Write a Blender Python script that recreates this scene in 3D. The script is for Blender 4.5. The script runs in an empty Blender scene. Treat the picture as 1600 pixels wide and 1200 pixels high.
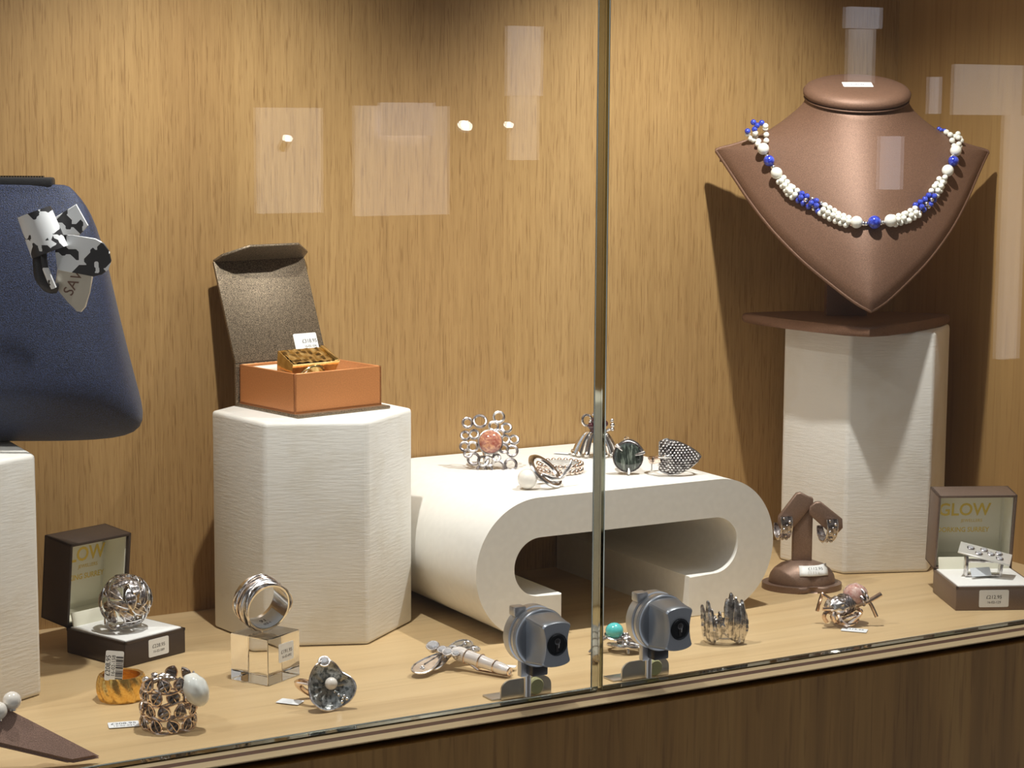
import bpy, bmesh, math, random
from mathutils import Vector, Matrix, noise
from mathutils.bvhtree import BVHTree
random.seed(7)
C = bpy.context.scene.collection
PI = math.pi
# ------------------------------------------------------------------ camera, world, lights, exposure
F_PX, PITCH, YAW, ROLL = 3200.4, 0.13178219, 0.52155434, 0.00578543
CAM = Vector((0.0, -0.76259613, 0.26))
fw = Vector((math.sin(YAW)*math.cos(PITCH), math.cos(YAW)*math.cos(PITCH), -math.sin(PITCH)))
r0 = Vector((math.cos(YAW), -math.sin(YAW), 0)); u0 = r0.cross(fw)
rt = r0*math.cos(ROLL)+u0*math.sin(ROLL); up = -r0*math.sin(ROLL)+u0*math.cos(ROLL)
cd = bpy.data.cameras.new('camera'); cam = bpy.data.objects.new('camera', cd); C.objects.link(cam)
cd.sensor_width = 36; cd.lens = 36*F_PX/1600; cd.clip_start = 0.02; cd.clip_end = 50
cam.matrix_world = Matrix(((rt.x, up.x, -fw.x, CAM.x), (rt.y, up.y, -fw.y, CAM.y), (rt.z, up.z, -fw.z, CAM.z), (0, 0, 0, 1)))
bpy.context.scene.camera = cam
sc = bpy.context.scene
sc.view_settings.view_transform = 'Standard'; sc.view_settings.look = 'None'
sc.view_settings.exposure = 0.0; sc.view_settings.gamma = 1; sc.view_settings.use_curve_mapping = False
sc.cycles.max_bounces = 14; sc.cycles.transparent_max_bounces = 16; sc.cycles.sample_clamp_indirect = 6
w = bpy.data.worlds.new('world'); sc.world = w; w.use_nodes = True
w.node_tree.nodes['Background'].inputs[0].default_value = (0.90, 0.94, 1.0, 1)
w.node_tree.nodes['Background'].inputs[1].default_value = 0.85
def spot(name, loc, target, watts, deg, blend, rad, col=(1.0, 0.86, 0.66)):
    l = bpy.data.lights.new(name, 'SPOT'); l.energy = watts; l.spot_size = math.radians(deg); l.spot_blend = blend
    l.shadow_soft_size = rad; l.color = col
    o = bpy.data.objects.new(name, l); C.objects.link(o); o.location = loc
    o.rotation_euler = (Vector(target)-Vector(loc)).to_track_quat('-Z', 'Y').to_euler(); return o
WARM = (1.0, 0.975, 0.93)
CEIL = 0.47
spot('ceiling_spot', (0.04, 0.045, 0.445), (0.04, 0.14, 0), 5.0, 88, 0.9, 0.005, WARM)
spot('ceiling_spot', (0.365, 0.045, 0.445), (0.375, 0.16, 0), 6.2, 104, 0.85, 0.005, WARM)
spot('ceiling_spot', (0.645, 0.045, 0.445), (0.675, 0.16, 0), 6.6, 104, 0.85, 0.005, WARM)

def ray(px, py):
    return fw + rt*((px-800)/F_PX) - up*((py-600)/F_PX)
def at(px, py, z=0.0):
    d = ray(px, py); return CAM + d*((z-CAM.z)/d.z)
def atY(px, py, Y):
    d = ray(px, py); return CAM + d*((Y-CAM.y)/d.y)

# ------------------------------------------------------------------ helpers
MM = 0.001
def finish(bm, sharp=38):
    bmesh.ops.recalc_face_normals(bm, faces=bm.faces[:])
    for f in bm.faces: f.smooth = True
    lim = math.radians(sharp)
    for e in bm.edges:
        if len(e.link_faces) == 2:
            try:
                if e.calc_face_angle() > lim: e.smooth = False
            except ValueError: pass
def obj(name, bm, mat, parent=None, loc=None, rot=None, sharp=38, recalc=True, scale=MM):
    if scale != 1: bmesh.ops.scale(bm, vec=(scale,)*3, verts=bm.verts[:])
    if recalc: finish(bm, sharp)
    me = bpy.data.meshes.new(name); bm.to_mesh(me); bm.free()
    for m in (mat if isinstance(mat, (list, tuple)) else [mat]): me.materials.append(m)
    o = bpy.data.objects.new(name, me); C.objects.link(o)
    if parent is not None: o.parent = parent
    if loc is not None: o.location = Vector(loc)*MM
    if rot is not None: o.rotation_euler = rot
    return o
def tag(o, label=None, cat=None, group=None, kind=None):
    if label: o['label'] = label
    if cat: o['category'] = cat
    if group: o['group'] = group
    if kind: o['kind'] = kind
    return o
def thing(name, label, cat, loc, rotz=-YAW, group=None):
    o = bpy.data.objects.new(name, None); C.objects.link(o); o.empty_display_size = 0.01
    o.location = loc; o.rotation_euler = (0, 0, rotz)
    return tag(o, label, cat, group)
def struct(name, bm, mat, **k):
    o = obj(name, bm, mat, **k); o['kind'] = 'structure'; return o
def V(*a): return Vector(a)
def basis(x, y, z, o=(0, 0, 0)):
    return Matrix(((x[0], y[0], z[0], o[0]), (x[1], y[1], z[1], o[1]), (x[2], y[2], z[2], o[2]), (0, 0, 0, 1)))
def frame(zdir, o=(0, 0, 0), roll=0.0, ref=None):
    z = Vector(zdir).normalized(); r = Vector(ref) if ref else (V(0, 0, 1) if abs(z.z) < 0.95 else V(1, 0, 0))
    x = r.cross(z).normalized(); y = z.cross(x)
    return basis(x, y, z, o) @ Matrix.Rotation(roll, 4, 'Z')
I4 = Matrix.Identity(4)
def box(bm, c, s, M=I4, bev=0.0, seg=2):
    r = bmesh.ops.create_cube(bm, size=1); vs = r['verts']
    bmesh.ops.scale(bm, vec=s, verts=vs); bmesh.ops.translate(bm, vec=c, verts=vs)
    if bev > 0:
        es = list({e for v in vs for e in v.link_edges})
        b = bmesh.ops.bevel(bm, geom=es, offset=bev, segments=seg, affect='EDGES', profile=0.5)
        vs = list({v for f in b['faces'] for v in f.verts} | {v for v in vs if v.is_valid})
    bmesh.ops.transform(bm, matrix=M, verts=vs)
def nb(): return bmesh.new()
def boxm(c, s, bev=0.0, M=I4, seg=2):
    b = nb(); box(b, c, s, M, bev, seg); return b
def ball(bm, c, r, s=(1, 1, 1), M=I4, u=16, v=10):
    q = bmesh.ops.create_uvsphere(bm, u_segments=u, v_segments=v, radius=r)['verts']
    bmesh.ops.scale(bm, vec=s, verts=q); bmesh.ops.transform(bm, matrix=Matrix.Translation(Vector(c)) @ M, verts=q)
def tube(bm, pts, r, closed=False, seg=8, flat=1.0):
    pts = [Vector(p) for p in pts]; n = len(pts)
    rs = r if isinstance(r, (list, tuple)) else [r]*n
    rings = []; prev = None
    for i, p in enumerate(pts):
        if closed: t = pts[(i+1) % n]-pts[i-1]
        else: t = pts[min(i+1, n-1)]-pts[max(i-1, 0)]
        t.normalize()
        if prev is None:
            a = V(0, 0, 1) if abs(t.z) < 0.9 else V(1, 0, 0)
            x = a.cross(t).normalized()
        else:
            x = (prev-t*prev.dot(t)).normalized()
        prev = x; y = t.cross(x)
        rings.append([bm.verts.new(p+(x*math.cos(2*PI*k/seg)*flat+y*math.sin(2*PI*k/seg))*max(rs[i], 1e-3)) for k in range(seg)])
    m = n if closed else n-1
    for i in range(m):
        A, B = rings[i], rings[(i+1) % n]
        off = 0
        if closed and i == n-1:
            off = min(range(seg), key=lambda s: (A[0].co-B[s].co).length)
        for k in range(seg):
            bm.faces.new((A[k], A[(k+1) % seg], B[(k+1+off) % seg], B[(k+off) % seg]))
    if not closed:
        bm.faces.new(rings[0][::-1]); bm.faces.new(rings[-1])
def spline(pts, n=6, closed=False):
    P = [Vector(p) for p in pts]; out = []; m = len(P)
    for i in range(m if closed else m-1):
        if closed: a, b, c, d = P[i-1], P[i], P[(i+1) % m], P[(i+2) % m]
        else: a, b, c, d = P[max(i-1, 0)], P[i], P[i+1], P[min(i+2, m-1)]
        for k in range(n):
            t = k/n
            out.append(0.5*((2*b)+(c-a)*t+(2*a-5*b+4*c-d)*t*t+(3*b-a-3*c+d)*t**3))
    if not closed: out.append(P[-1])
    return out
def circ(r, n=32, M=I4, a0=0, a1=2*PI, ry=None):
    full = abs(a1-a0-2*PI) < 1e-6
    return [M @ V(r*math.cos(a0+(a1-a0)*i/(n if full else n-1)), (ry or r)*math.sin(a0+(a1-a0)*i/(n if full else n-1)), 0) for i in range(n)]
def torus(bm, R, r, M=I4, n=28, seg=8, ry=None, flat=1.0): tube(bm, circ(R, n, M, ry=ry), r, True, seg, flat)
def lathe(bm, prof, M=I4, n=32, closed=False, fn=None):
    """prof: list of (r,z)"""
    rings = []
    for r, z in prof:
        row = []
        for k in range(n):
            a = 2*PI*k/n; rr = r*(fn(a, z) if fn else 1)
            row.append(bm.verts.new(M @ V(rr*math.cos(a), rr*math.sin(a), z)))
        rings.append(row)
    m = len(rings)
    for i in range(m if closed else m-1):
        A, B = rings[i], rings[(i+1) % m]
        for k in range(n): bm.faces.new((A[k], A[(k+1) % n], B[(k+1) % n], B[k]))
    if not closed:
        if prof[0][0] > 1e-4: bm.faces.new(rings[0][::-1])
        if prof[-1][0] > 1e-4: bm.faces.new(rings[-1])
    if any(r <= 1e-4 for r, z in prof): bmesh.ops.remove_doubles(bm, verts=bm.verts[:], dist=1e-5)
def prism(bm, poly, z0, z1, M=I4, bev=0.0, seg=2, side_only=False):
    a = [bm.verts.new(V(x, y, z0)) for x, y in poly]; b = [bm.verts.new(V(x, y, z1)) for x, y in poly]
    n = len(poly); fs = [bm.faces.new(a[::-1]), bm.faces.new(b)]
    for i in range(n): bm.faces.new((a[i], a[(i+1) % n], b[(i+1) % n], b[i]))
    vs = a+b
    if bev > 0:
        es = set()
        for f in fs: es |= set(f.edges)
        if not side_only: es |= {e for v in a for e in v.link_edges if e.other_vert(v) in b}
        r = bmesh.ops.bevel(bm, geom=list(es), offset=bev, segments=seg, affect='EDGES', profile=0.5)
        vs = list({v for f in r['faces'] for v in f.verts} | {v for v in vs if v.is_valid})
        allv = set(vs)
        for v in list(allv):
            for e in v.link_edges: allv.add(e.other_vert(v))
        vs = list(allv)
    bmesh.ops.transform(bm, matrix=M, verts=vs)
def rrect(w, h, r, n=4):
    out = []
    for cx, cy, a in ((w/2-r, h/2-r, 0), (-w/2+r, h/2-r, PI/2), (-w/2+r, -h/2+r, PI), (w/2-r, -h/2+r, 1.5*PI)):
        for k in range(n+1): out.append((cx+r*math.cos(a+PI/2*k/n), cy+r*math.sin(a+PI/2*k/n)))
    return out
def leaf(bm, M, l, wd, t=0.35, fold=0.25, rim=0.0, n=9, rbm=None):
    """leaf along +Y of M starting at origin, normal +Z"""
    rows = []
    for i in range(n+1):
        s = i/n; ww = wd/2*math.sin(PI*s**0.8)**0.8 if 0 < s < 1 else 0.02
        row = []
        for j, x in enumerate((-1, -0.6, 0, 0.6, 1)):
            z = abs(x)*fold*wd/2*1.0 - 0.12*l*(2*s-1)**2 + (0.12*wd*math.sin(i*2.2) if abs(x) == 0.6 else 0)
            row.append((x*ww, s*l, z))
        rows.append(row)
    top = [[bm.verts.new(M @ V(x, y, z+t/2)) for x, y, z in r] for r in rows]
    bot = [[bm.verts.new(M @ V(x, y, z-t/2)) for x, y, z in r] for r in rows]
    for i in range(n):
        for j in range(4):
            bm.faces.new((top[i][j], top[i][j+1], top[i+1][j+1], top[i+1][j]))
            bm.faces.new((bot[i][j+1], bot[i][j], bot[i+1][j], bot[i+1][j+1]))
        bm.faces.new((top[i][4], bot[i][4], bot[i+1][4], top[i+1][4]))
        bm.faces.new((bot[i][0], top[i][0], top[i+1][0], bot[i+1][0]))
    for r, q in ((0, False), (n, True)):
        for j in range(4):
            f = (top[r][j], bot[r][j], bot[r][j+1], top[r][j+1])
            bm.faces.new(f if not q else f[::-1])
    if rim > 0:
        pts = [M @ V(*rows[i][4])+V(0, 0, 0) for i in range(n+1)]+[M @ V(*rows[i][0]) for i in range(n-1, 0, -1)]
        tube(rbm or bm, pts, rim, True, 5)
        if rbm: tube(rbm, [M @ V(0, s_*l, rows[0][2][2]*0+0.3-0.12*l*(2*s_-1)**2) for s_ in (0.08, 0.3, 0.5, 0.7, 0.92)], rim*0.6, False, 5)
def facet(bm, c, r, M=I4, h=0.8, n=8):
    """cut stone, table up +Z"""
    T = Matrix.Translation(Vector(c)) @ M
    rings = [(r*0.55, h*r*0.45), (r*0.85, h*r*0.25), (r, 0.0), (r*0.9, -h*r*0.15), (0.02*r, -h*r*0.9)]
    rows = []
    for k, (rr, z) in enumerate(rings):
        rows.append([bm.verts.new(T @ V(rr*math.cos(2*PI*(i+0.5*(k % 2))/n), rr*math.sin(2*PI*(i+0.5*(k % 2))/n), z)) for i in range(n)])
    bm.faces.new(rows[0])
    for k in range(4):
        o = 0 if k % 2 == 0 else 1
        for i in range(n):
            A, B = rows[k], rows[k+1]
            if k % 2 == 0:
                bm.faces.new((A[i], B[i], A[(i+1) % n])); bm.faces.new((B[i], B[(i+1) % n], A[(i+1) % n]))
            else:
                bm.faces.new((A[i], B[i], B[(i+1) % n])); bm.faces.new((A[i], B[(i+1) % n], A[(i+1) % n]))
    bm.faces.new(rows[4][::-1])

# ------------------------------------------------------------------ materials
def mat(name, col, rough=0.5, metal=0.0, **k):
    m = bpy.data.materials.new(name); m.use_nodes = True; b = m.node_tree.nodes['Principled BSDF']
    b.inputs['Base Color'].default_value = (*col, 1); b.inputs['Roughness'].default_value = rough; b.inputs['Metallic'].default_value = metal
    for kk, v in k.items(): b.inputs[kk.replace('_', ' ')].default_value = v
    return m
def N(m, t): return m.node_tree.nodes.new(t)
def L(m, a, b): m.node_tree.links.new(a, b)
def bsdf(m): return m.node_tree.nodes['Principled BSDF']
def coords(m, scale=(1, 1, 1), rot=(0, 0, 0), src='Object'):
    tc = N(m, 'ShaderNodeTexCoord'); mp = N(m, 'ShaderNodeMapping'); mp.inputs['Scale'].default_value = scale; mp.inputs['Rotation'].default_value = rot
    L(m, tc.outputs[src], mp.inputs[0]); return mp.outputs[0]
def ntex(m, vec, scale, detail=3, rough=0.5, dist=0.0):
    n = N(m, 'ShaderNodeTexNoise'); n.inputs['Scale'].default_value = scale; n.inputs['Detail'].default_value = detail
    n.inputs['Roughness'].default_value = rough; n.inputs['Distortion'].default_value = dist; L(m, vec, n.inputs['Vector']); return n
def ramp(m, fac, stops):
    r = N(m, 'ShaderNodeValToRGB'); e = r.color_ramp.elements
    while len(e) < len(stops): e.new(0.5)
    for i, (p, c) in enumerate(stops): e[i].position = p; e[i].color = (*c, 1) if len(c) == 3 else c
    L(m, fac, r.inputs[0]); return r
def mixc(m, fac, a, b, mode='MIX'):
    x = N(m, 'ShaderNodeMix'); x.data_type = 'RGBA'; x.blend_type = mode
    for s, v in ((0, fac), (6, a), (7, b)):
        if hasattr(v, 'is_linked') or hasattr(v, 'links'): L(m, v, x.inputs[s])
        else: x.inputs[s].default_value = v if s == 0 else (*v, 1)
    return x.outputs[2]
def bump(m, h, strength=0.2, dist=0.0005):
    b = N(m, 'ShaderNodeBump'); b.inputs['Strength'].default_value = strength; b.inputs['Distance'].default_value = dist
    L(m, h, b.inputs['Height']); L(m, b.outputs[0], bsdf(m).inputs['Normal'])
def wood(name, c_dark, c_mid, c_lite, grain, axis='Z', rough=0.45, pore=0.5, broad=9, seed=0, spec=0.35):
    m = mat(name, c_mid, rough); bsdf(m).inputs['Specular IOR Level'].default_value = spec
    s = {'Z': (1, 1, 0.035), 'X': (0.035, 1, 1)}[axis]
    vec = coords(m, s); off = m.node_tree.nodes[-1]
    off.inputs['Location'].default_value = (seed, seed*0.7, seed*0.3)
    big = ntex(m, vec, broad, 4, 0.55, 0.4); fine = ntex(m, vec, grain, 3, 0.6)
    s2 = {'Z': (1, 1, 0.05), 'X': (0.05, 1, 1)}[axis]; pr = ntex(m, coords(m, s2), grain*1.5, 2, 0.5)
    r1 = ramp(m, big.outputs[0], [(0.25, c_dark), (0.5, c_mid), (0.75, c_lite)])
    r2 = ramp(m, fine.outputs[0], [(0.3, (1-pore*0.26, 1-pore*0.30, 1-pore*0.36)), (0.65, (1.04, 1.035, 1.02))])
    r3 = ramp(m, pr.outputs[0], [(0.34, (1-pore*0.38, 1-pore*0.45, 1-pore*0.5)), (0.43, (1, 1, 1))])
    c = mixc(m, 1.0, r1.outputs[0], r2.outputs[0], 'MULTIPLY'); c = mixc(m, 1.0, c, r3.outputs[0], 'MULTIPLY')
    L(m, c, bsdf(m).inputs['Base Color']); bump(m, r3.outputs[0], 0.12, 0.0002); return m
M_wall = wood('honey_oak', (0.35, 0.208, 0.084), (0.42, 0.262, 0.108), (0.465, 0.298, 0.130), 900, 'Z', 0.42, 0.6, 14)
M_side = wood('amber_oak', (0.29, 0.165, 0.06), (0.37, 0.222, 0.085), (0.42, 0.262, 0.105), 260, 'Z', 0.42, 0.3, 20, 3.1)
M_shelf = wood('pale_maple', (0.48, 0.335, 0.175), (0.56, 0.41, 0.225), (0.62, 0.465, 0.27), 150, 'X', 0.38, 0.2, 34, 1.3)
M_front = wood('brown_laminate', (0.11, 0.052, 0.012), (0.23, 0.118, 0.030), (0.29, 0.160, 0.045), 300, 'Z', 0.5, 0.5, 30, 5.2)
M_edge = wood('edge_ply', (0.66, 0.49, 0.27), (0.76, 0.585, 0.34), (0.8, 0.63, 0.38), 100, 'X', 0.4, 0.1, 20, 2.0)
M_stripe = mat('brown_stripe', (0.16, 0.085, 0.055), 0.45)
def leatherette(name, col, rough, metal, nscale=2600, bs=0.25, spark=0.0, bd=0.0003, **k):
    m = mat(name, col, rough, metal, **k); v = coords(m); n = ntex(m, v, nscale, 2, 0.5)
    if spark:
        r = ramp(m, n.outputs[0], [(0.35, tuple(c*(1-spark) for c in col)), (0.5, col), (0.68, tuple(min(1, c*(1+spark*1.6)) for c in col))])
        L(m, r.outputs[0], bsdf(m).inputs['Base Color'])
    bump(m, n.outputs[0], bs, bd); return m
M_white = leatherette('white_leatherette', (0.80, 0.785, 0.74), 0.55, 0, 700, 0.35, 0.03, 0.0004)
def _rib():
    m = mat('ribbed_white', (0.80, 0.785, 0.74), 0.55)
    v = coords(m, (0.12, 0.12, 1)); n = ntex(m, v, 900, 3, 0.6); L_ = ntex(m, coords(m), 25, 2)
    mu = N(m, 'ShaderNodeMath'); mu.operation = 'MULTIPLY'; L(m, n.outputs[0], mu.inputs[0]); L(m, L_.outputs[0], mu.inputs[1])
    bump(m, mu.outputs[0], 0.5, 0.0006)
    d = ntex(m, coords(m), 40, 5, 0.6); r = ramp(m, d.outputs[0], [(0.3, (0.74, 0.71, 0.64)), (0.5, (0.80, 0.785, 0.74)), (0.7, (0.82, 0.80, 0.75))])
    L(m, r.outputs[0], bsdf(m).inputs['Base Color']); return m
M_white = _rib()
M_bronze = leatherette('bronze_leatherette', (0.175, 0.095, 0.060), 0.55, 0.3, 3000, 0.3, 0.25)
M_bronze_d = leatherette('taupe_leatherette', (0.23, 0.150, 0.110), 0.42, 0.45, 3000, 0.25, 0.15)
M_box = leatherette('brown_leatherette', (0.058, 0.041, 0.033), 0.42, 0.25, 2500, 0.2, 0.15)
M_box2 = leatherette('taupe_box_paper', (0.19, 0.135, 0.105), 0.42, 0.3, 2500, 0.2, 0.15)
M_glit = leatherette('brown_glitter_paper', (0.20, 0.155, 0.105), 0.38, 0.55, 2600, 0.3, 0.7)
M_navy = leatherette('navy_neoprene', (0.011, 0.019, 0.056), 0.5, 0.1, 2600, 0.6, 0.9, 0.0006, Sheen_Weight=0.15)
M_orange = leatherette('copper_paper', (0.62, 0.25, 0.085), 0.42, 0.3, 1500, 0.1, 0.06)
M_cream = mat('cream_satin', (0.82, 0.80, 0.66), 0.4)
M_pad = mat('white_pad', (0.85, 0.85, 0.83), 0.6)
M_paper = mat('sticker_paper', (0.80, 0.81, 0.80), 0.45)
M_paperb = mat('tag_paper', (0.78, 0.82, 0.86), 0.4)
M_ink = mat('black_ink', (0.03, 0.03, 0.035), 0.6)
M_foil = mat('gold_foil', (0.80, 0.60, 0.12), 0.35, 0.3)
def metal(name, c1, c2, rough, scale=260, bs=0.2):
    m = mat(name, c1, rough, 1.0); n = ntex(m, coords(m), scale, 3, 0.6)
    r = ramp(m, n.outputs[0], [(0.38, c2), (0.56, c1)]); L(m, r.outputs[0], bsdf(m).inputs['Base Color']); bump(m, n.outputs[0], bs, 0.0004); return m
M_silver = metal('aged_silver', (0.84, 0.82, 0.81), (0.36, 0.33, 0.33), 0.27, 330, 0.3)
M_silver_b = metal('bright_silver', (0.88, 0.88, 0.88), (0.70, 0.68, 0.67), 0.18, 200, 0.08)
M_oxid = metal('oxidised_silver', (0.52, 0.48, 0.48), (0.14, 0.125, 0.13), 0.33, 420, 0.5)
M_oxid2 = metal('grey_silver', (0.70, 0.68, 0.66), (0.30, 0.29, 0.29), 0.22, 380, 0.4)
M_oxid3 = metal('black_silver', (0.30, 0.27, 0.26), (0.08, 0.07, 0.07), 0.38, 300, 0.5)
M_leafs = metal('satin_silver_leaf', (0.66, 0.62, 0.60), (0.22, 0.20, 0.20), 0.42, 420, 0.6)
M_dish = metal('dark_silver', (0.38, 0.39, 0.38), (0.10, 0.11, 0.11), 0.3, 500, 0.6)
M_rose = metal('warm_silver', (0.86, 0.72, 0.62), (0.60, 0.46, 0.38), 0.18, 200, 0.1)
M_gold = metal('brushed_gold', (0.92, 0.62, 0.20), (0.80, 0.48, 0.12), 0.25, 900, 0.35)
M_gold2 = metal('pale_gold', (0.90, 0.70, 0.32), (0.72, 0.52, 0.20), 0.18, 350, 0.3)
M_steel = mat('satin_steel', (0.60, 0.59, 0.57), 0.32, 1.0)
M_lock = mat('satin_grey_blue', (0.33, 0.35, 0.375), 0.36, 0.7)
M_lockl = mat('satin_grey', (0.52, 0.53, 0.54), 0.36, 0.85)
M_black = mat('black_plastic', (0.02, 0.017, 0.016), 0.35)
M_dark = mat('black_chrome', (0.05, 0.055, 0.06), 0.2, 0.9)
M_pearl = mat('pearl', (0.84, 0.79, 0.72), 0.16, 0.0, Coat_Weight=0.8, Coat_Roughness=0.08, Sheen_Weight=0.3)
M_bpearl = mat('baroque_pearl', (0.78, 0.80, 0.76), 0.18, 0.0, Coat_Weight=0.8)
M_bead = mat('white_bead', (0.83, 0.82, 0.74), 0.25, 0.0, Coat_Weight=0.3)
M_lapis = mat('lapis_bead', (0.03, 0.055, 0.50), 0.15, 0.0, Coat_Weight=0.6)
_n = ntex(M_lapis, coords(M_lapis), 500, 3); L(M_lapis, ramp(M_lapis, _n.outputs[0], [(0.4, (0.02, 0.03, 0.30)), (0.6, (0.06, 0.10, 0.60))]).outputs[0], bsdf(M_lapis).inputs['Base Color'])
M_turq = mat('turquoise', (0.10, 0.55, 0.55), 0.2, 0.0, Coat_Weight=0.5)
M_garnet = mat('garnet', (0.06, 0.015, 0.02), 0.12, 0.0, Coat_Weight=0.6)
M_crystal = mat('crystal', (0.92, 0.93, 0.98), 0.03, 0.25, Transmission_Weight=0.45, IOR=1.9)
def quartz(name, a, b, c, sc_=330, tr=0.25):
    m = mat(name, b, 0.06, 0.0, Coat_Weight=0.8, Transmission_Weight=tr, Subsurface_Weight=0.15, Subsurface_Scale=0.002)
    n = ntex(m, coords(m), sc_, 4, 0.6, 1.2); L(m, ramp(m, n.outputs[0], [(0.35, a), (0.5, b), (0.62, c)]).outputs[0], bsdf(m).inputs['Base Color']); return m
M_pink = quartz('rutile_quartz', (0.40, 0.10, 0.07), (0.55, 0.24, 0.17), (0.85, 0.45, 0.25))
M_rosest = quartz('rose_stone', (0.55, 0.28, 0.25), (0.66, 0.42, 0.37), (0.75, 0.55, 0.50), 300, 0.1)
M_green = mat('green_jasper', (0.05, 0.07, 0.055), 0.1, 0.0, Coat_Weight=0.9)
_v = coords(M_green, (1, 1, 0.12), (0.0, 0.45, 0)); _n = ntex(M_green, _v, 700, 4, 0.6)
L(M_green, ramp(M_green, _n.outputs[0], [(0.38, (0.015, 0.02, 0.017)), (0.54, (0.045, 0.058, 0.047)), (0.70, (0.22, 0.25, 0.21))]).outputs[0], bsdf(M_green).inputs['Base Color'])
M_acryl = mat('clear_acrylic', (0.985, 0.985, 0.975), 0.0, 0.0, Transmission_Weight=1.0, IOR=1.49)
M_bumper = mat('yellow_bumper', (0.62, 0.62, 0.33), 0.2, 0.0, Transmission_Weight=0.45, Coat_Weight=0.4)
def zebra():
    m = mat('black_white_print', (0.8, 0.8, 0.8), 0.42); v = coords(m); d = ntex(m, v, 70, 1)
    vo = N(m, 'ShaderNodeTexVoronoi'); vo.inputs['Scale'].default_value = 170; vo.distance = 'MANHATTAN'; L(m, v, vo.inputs['Vector'])
    sep = N(m, 'ShaderNodeSeparateColor'); L(m, vo.outputs['Color'], sep.inputs[0])
    r = ramp(m, sep.outputs[0], [(0.0, (0.80, 0.82, 0.84)), (0.58, (0.80, 0.82, 0.84)), (0.585, (0.03, 0.03, 0.033))]); r.color_ramp.interpolation = 'CONSTANT'
    L(m, r.outputs[0], bsdf(m).inputs['Base Color']); return m
M_zebra = zebra()
M_zip = leatherette('black_zip', (0.02, 0.02, 0.022), 0.5, 0.1, 1800, 0.4)
M_cgold = mat('champagne_metal', (0.82, 0.76, 0.64), 0.3, 0.6)
def pane_mat():
    m = bpy.data.materials.new('clear_pane'); m.use_nodes = True; nt = m.node_tree; nt.nodes.clear()
    out = N(m, 'ShaderNodeOutputMaterial'); mx = N(m, 'ShaderNodeMixShader'); tr = N(m, 'ShaderNodeBsdfTransparent'); gl = N(m, 'ShaderNodeBsdfGlossy')
    tr.inputs[0].default_value = (0.985, 0.992, 0.985, 1); gl.inputs['Roughness'].default_value = 0.0
    fr = N(m, 'ShaderNodeFresnel'); ge = N(m, 'ShaderNodeNewGeometry'); mr = N(m, 'ShaderNodeMapRange')
    mr.inputs['To Min'].default_value = 1.5; mr.inputs['To Max'].default_value = 1/1.5
    L(m, ge.outputs['Backfacing'], mr.inputs[0]); L(m, mr.outputs[0], fr.inputs[0]); L(m, fr.outputs[0], mx.inputs[0])
    L(m, tr.outputs[0], mx.inputs[1]); L(m, gl.outputs[0], mx.inputs[2]); L(m, mx.outputs[0], out.inputs[0]); return m
M_pane = pane_mat()
M_pedge = mat('pane_edge', (0.40, 0.41, 0.35), 0.06, 1.0)
def emis(name, col, s):
    m = mat(name, col, 0.8); bsdf(m).inputs['Emission Color'].default_value = (*col, 1); bsdf(m).inputs['Emission Strength'].default_value = s; return m

# ------------------------------------------------------------------ writing, stickers
def text(s, size, m, parent, loc, rot=(PI/2, 0, 0), name='lettering', align='CENTER', ext=0.02, sx=1.0, bold=0.0):
    c = bpy.data.curves.new('glyphs', 'FONT'); c.body = s; c.size = size*MM; c.align_x = align; c.align_y = 'CENTER'; c.extrude = ext*MM; c.offset = bold*MM*0.3
    c.resolution_u = 3; tmp = bpy.data.objects.new('glyphs', c); me = bpy.data.meshes.new_from_object(tmp); bpy.data.objects.remove(tmp); bpy.data.curves.remove(c)
    me.materials.clear(); me.materials.append(m)
    o = bpy.data.objects.new(name, me); C.objects.link(o); o.parent = parent; o.location = Vector(loc)*MM; o.rotation_euler = rot
    o.scale = (sx, 1, 1); return o
def sticker(parent, loc, rot, wd, h, lines, name='price_sticker', r=0.8, m=None):
    """lines: (text, size, dx, dy) on the face (+Z of sticker)"""
    b = nb(); prism(b, rrect(wd, h, r), 0, 0.12)
    o = obj(name, b, m or M_paper, parent, loc, rot)
    for s, size, dx, dy in lines: text(s, size, M_ink, o, (dx, dy, 0.13), (0, 0, 0), 'price_print')
    return o

# ------------------------------------------------------------------ the setting (all in mm here)
W, XC = 229.4, 843.7
XL, TOP = -260.0, 470.0
struct('floor', boxm(((XL+XC+40)/2, (W+6-1.2)/2, -3), (XC-XL+80, W+6+1.2, 6), 0), M_shelf)
struct('wall_back', boxm(((XL+XC)/2, W+8, 150), (XC-XL+30, 16, 700), 0), M_wall)
struct('wall_right', boxm((XC+8, W/2-1, 232), (16, W+2, 478), 0), M_side)
struct('wall_left', boxm((XL-8, W/2, 232), (16, W, 478), 0), M_side)
struct('ceiling', boxm(((XL+XC)/2, W/2, TOP+8), (XC-XL+30, W+10, 16), 0), M_wall)
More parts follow.
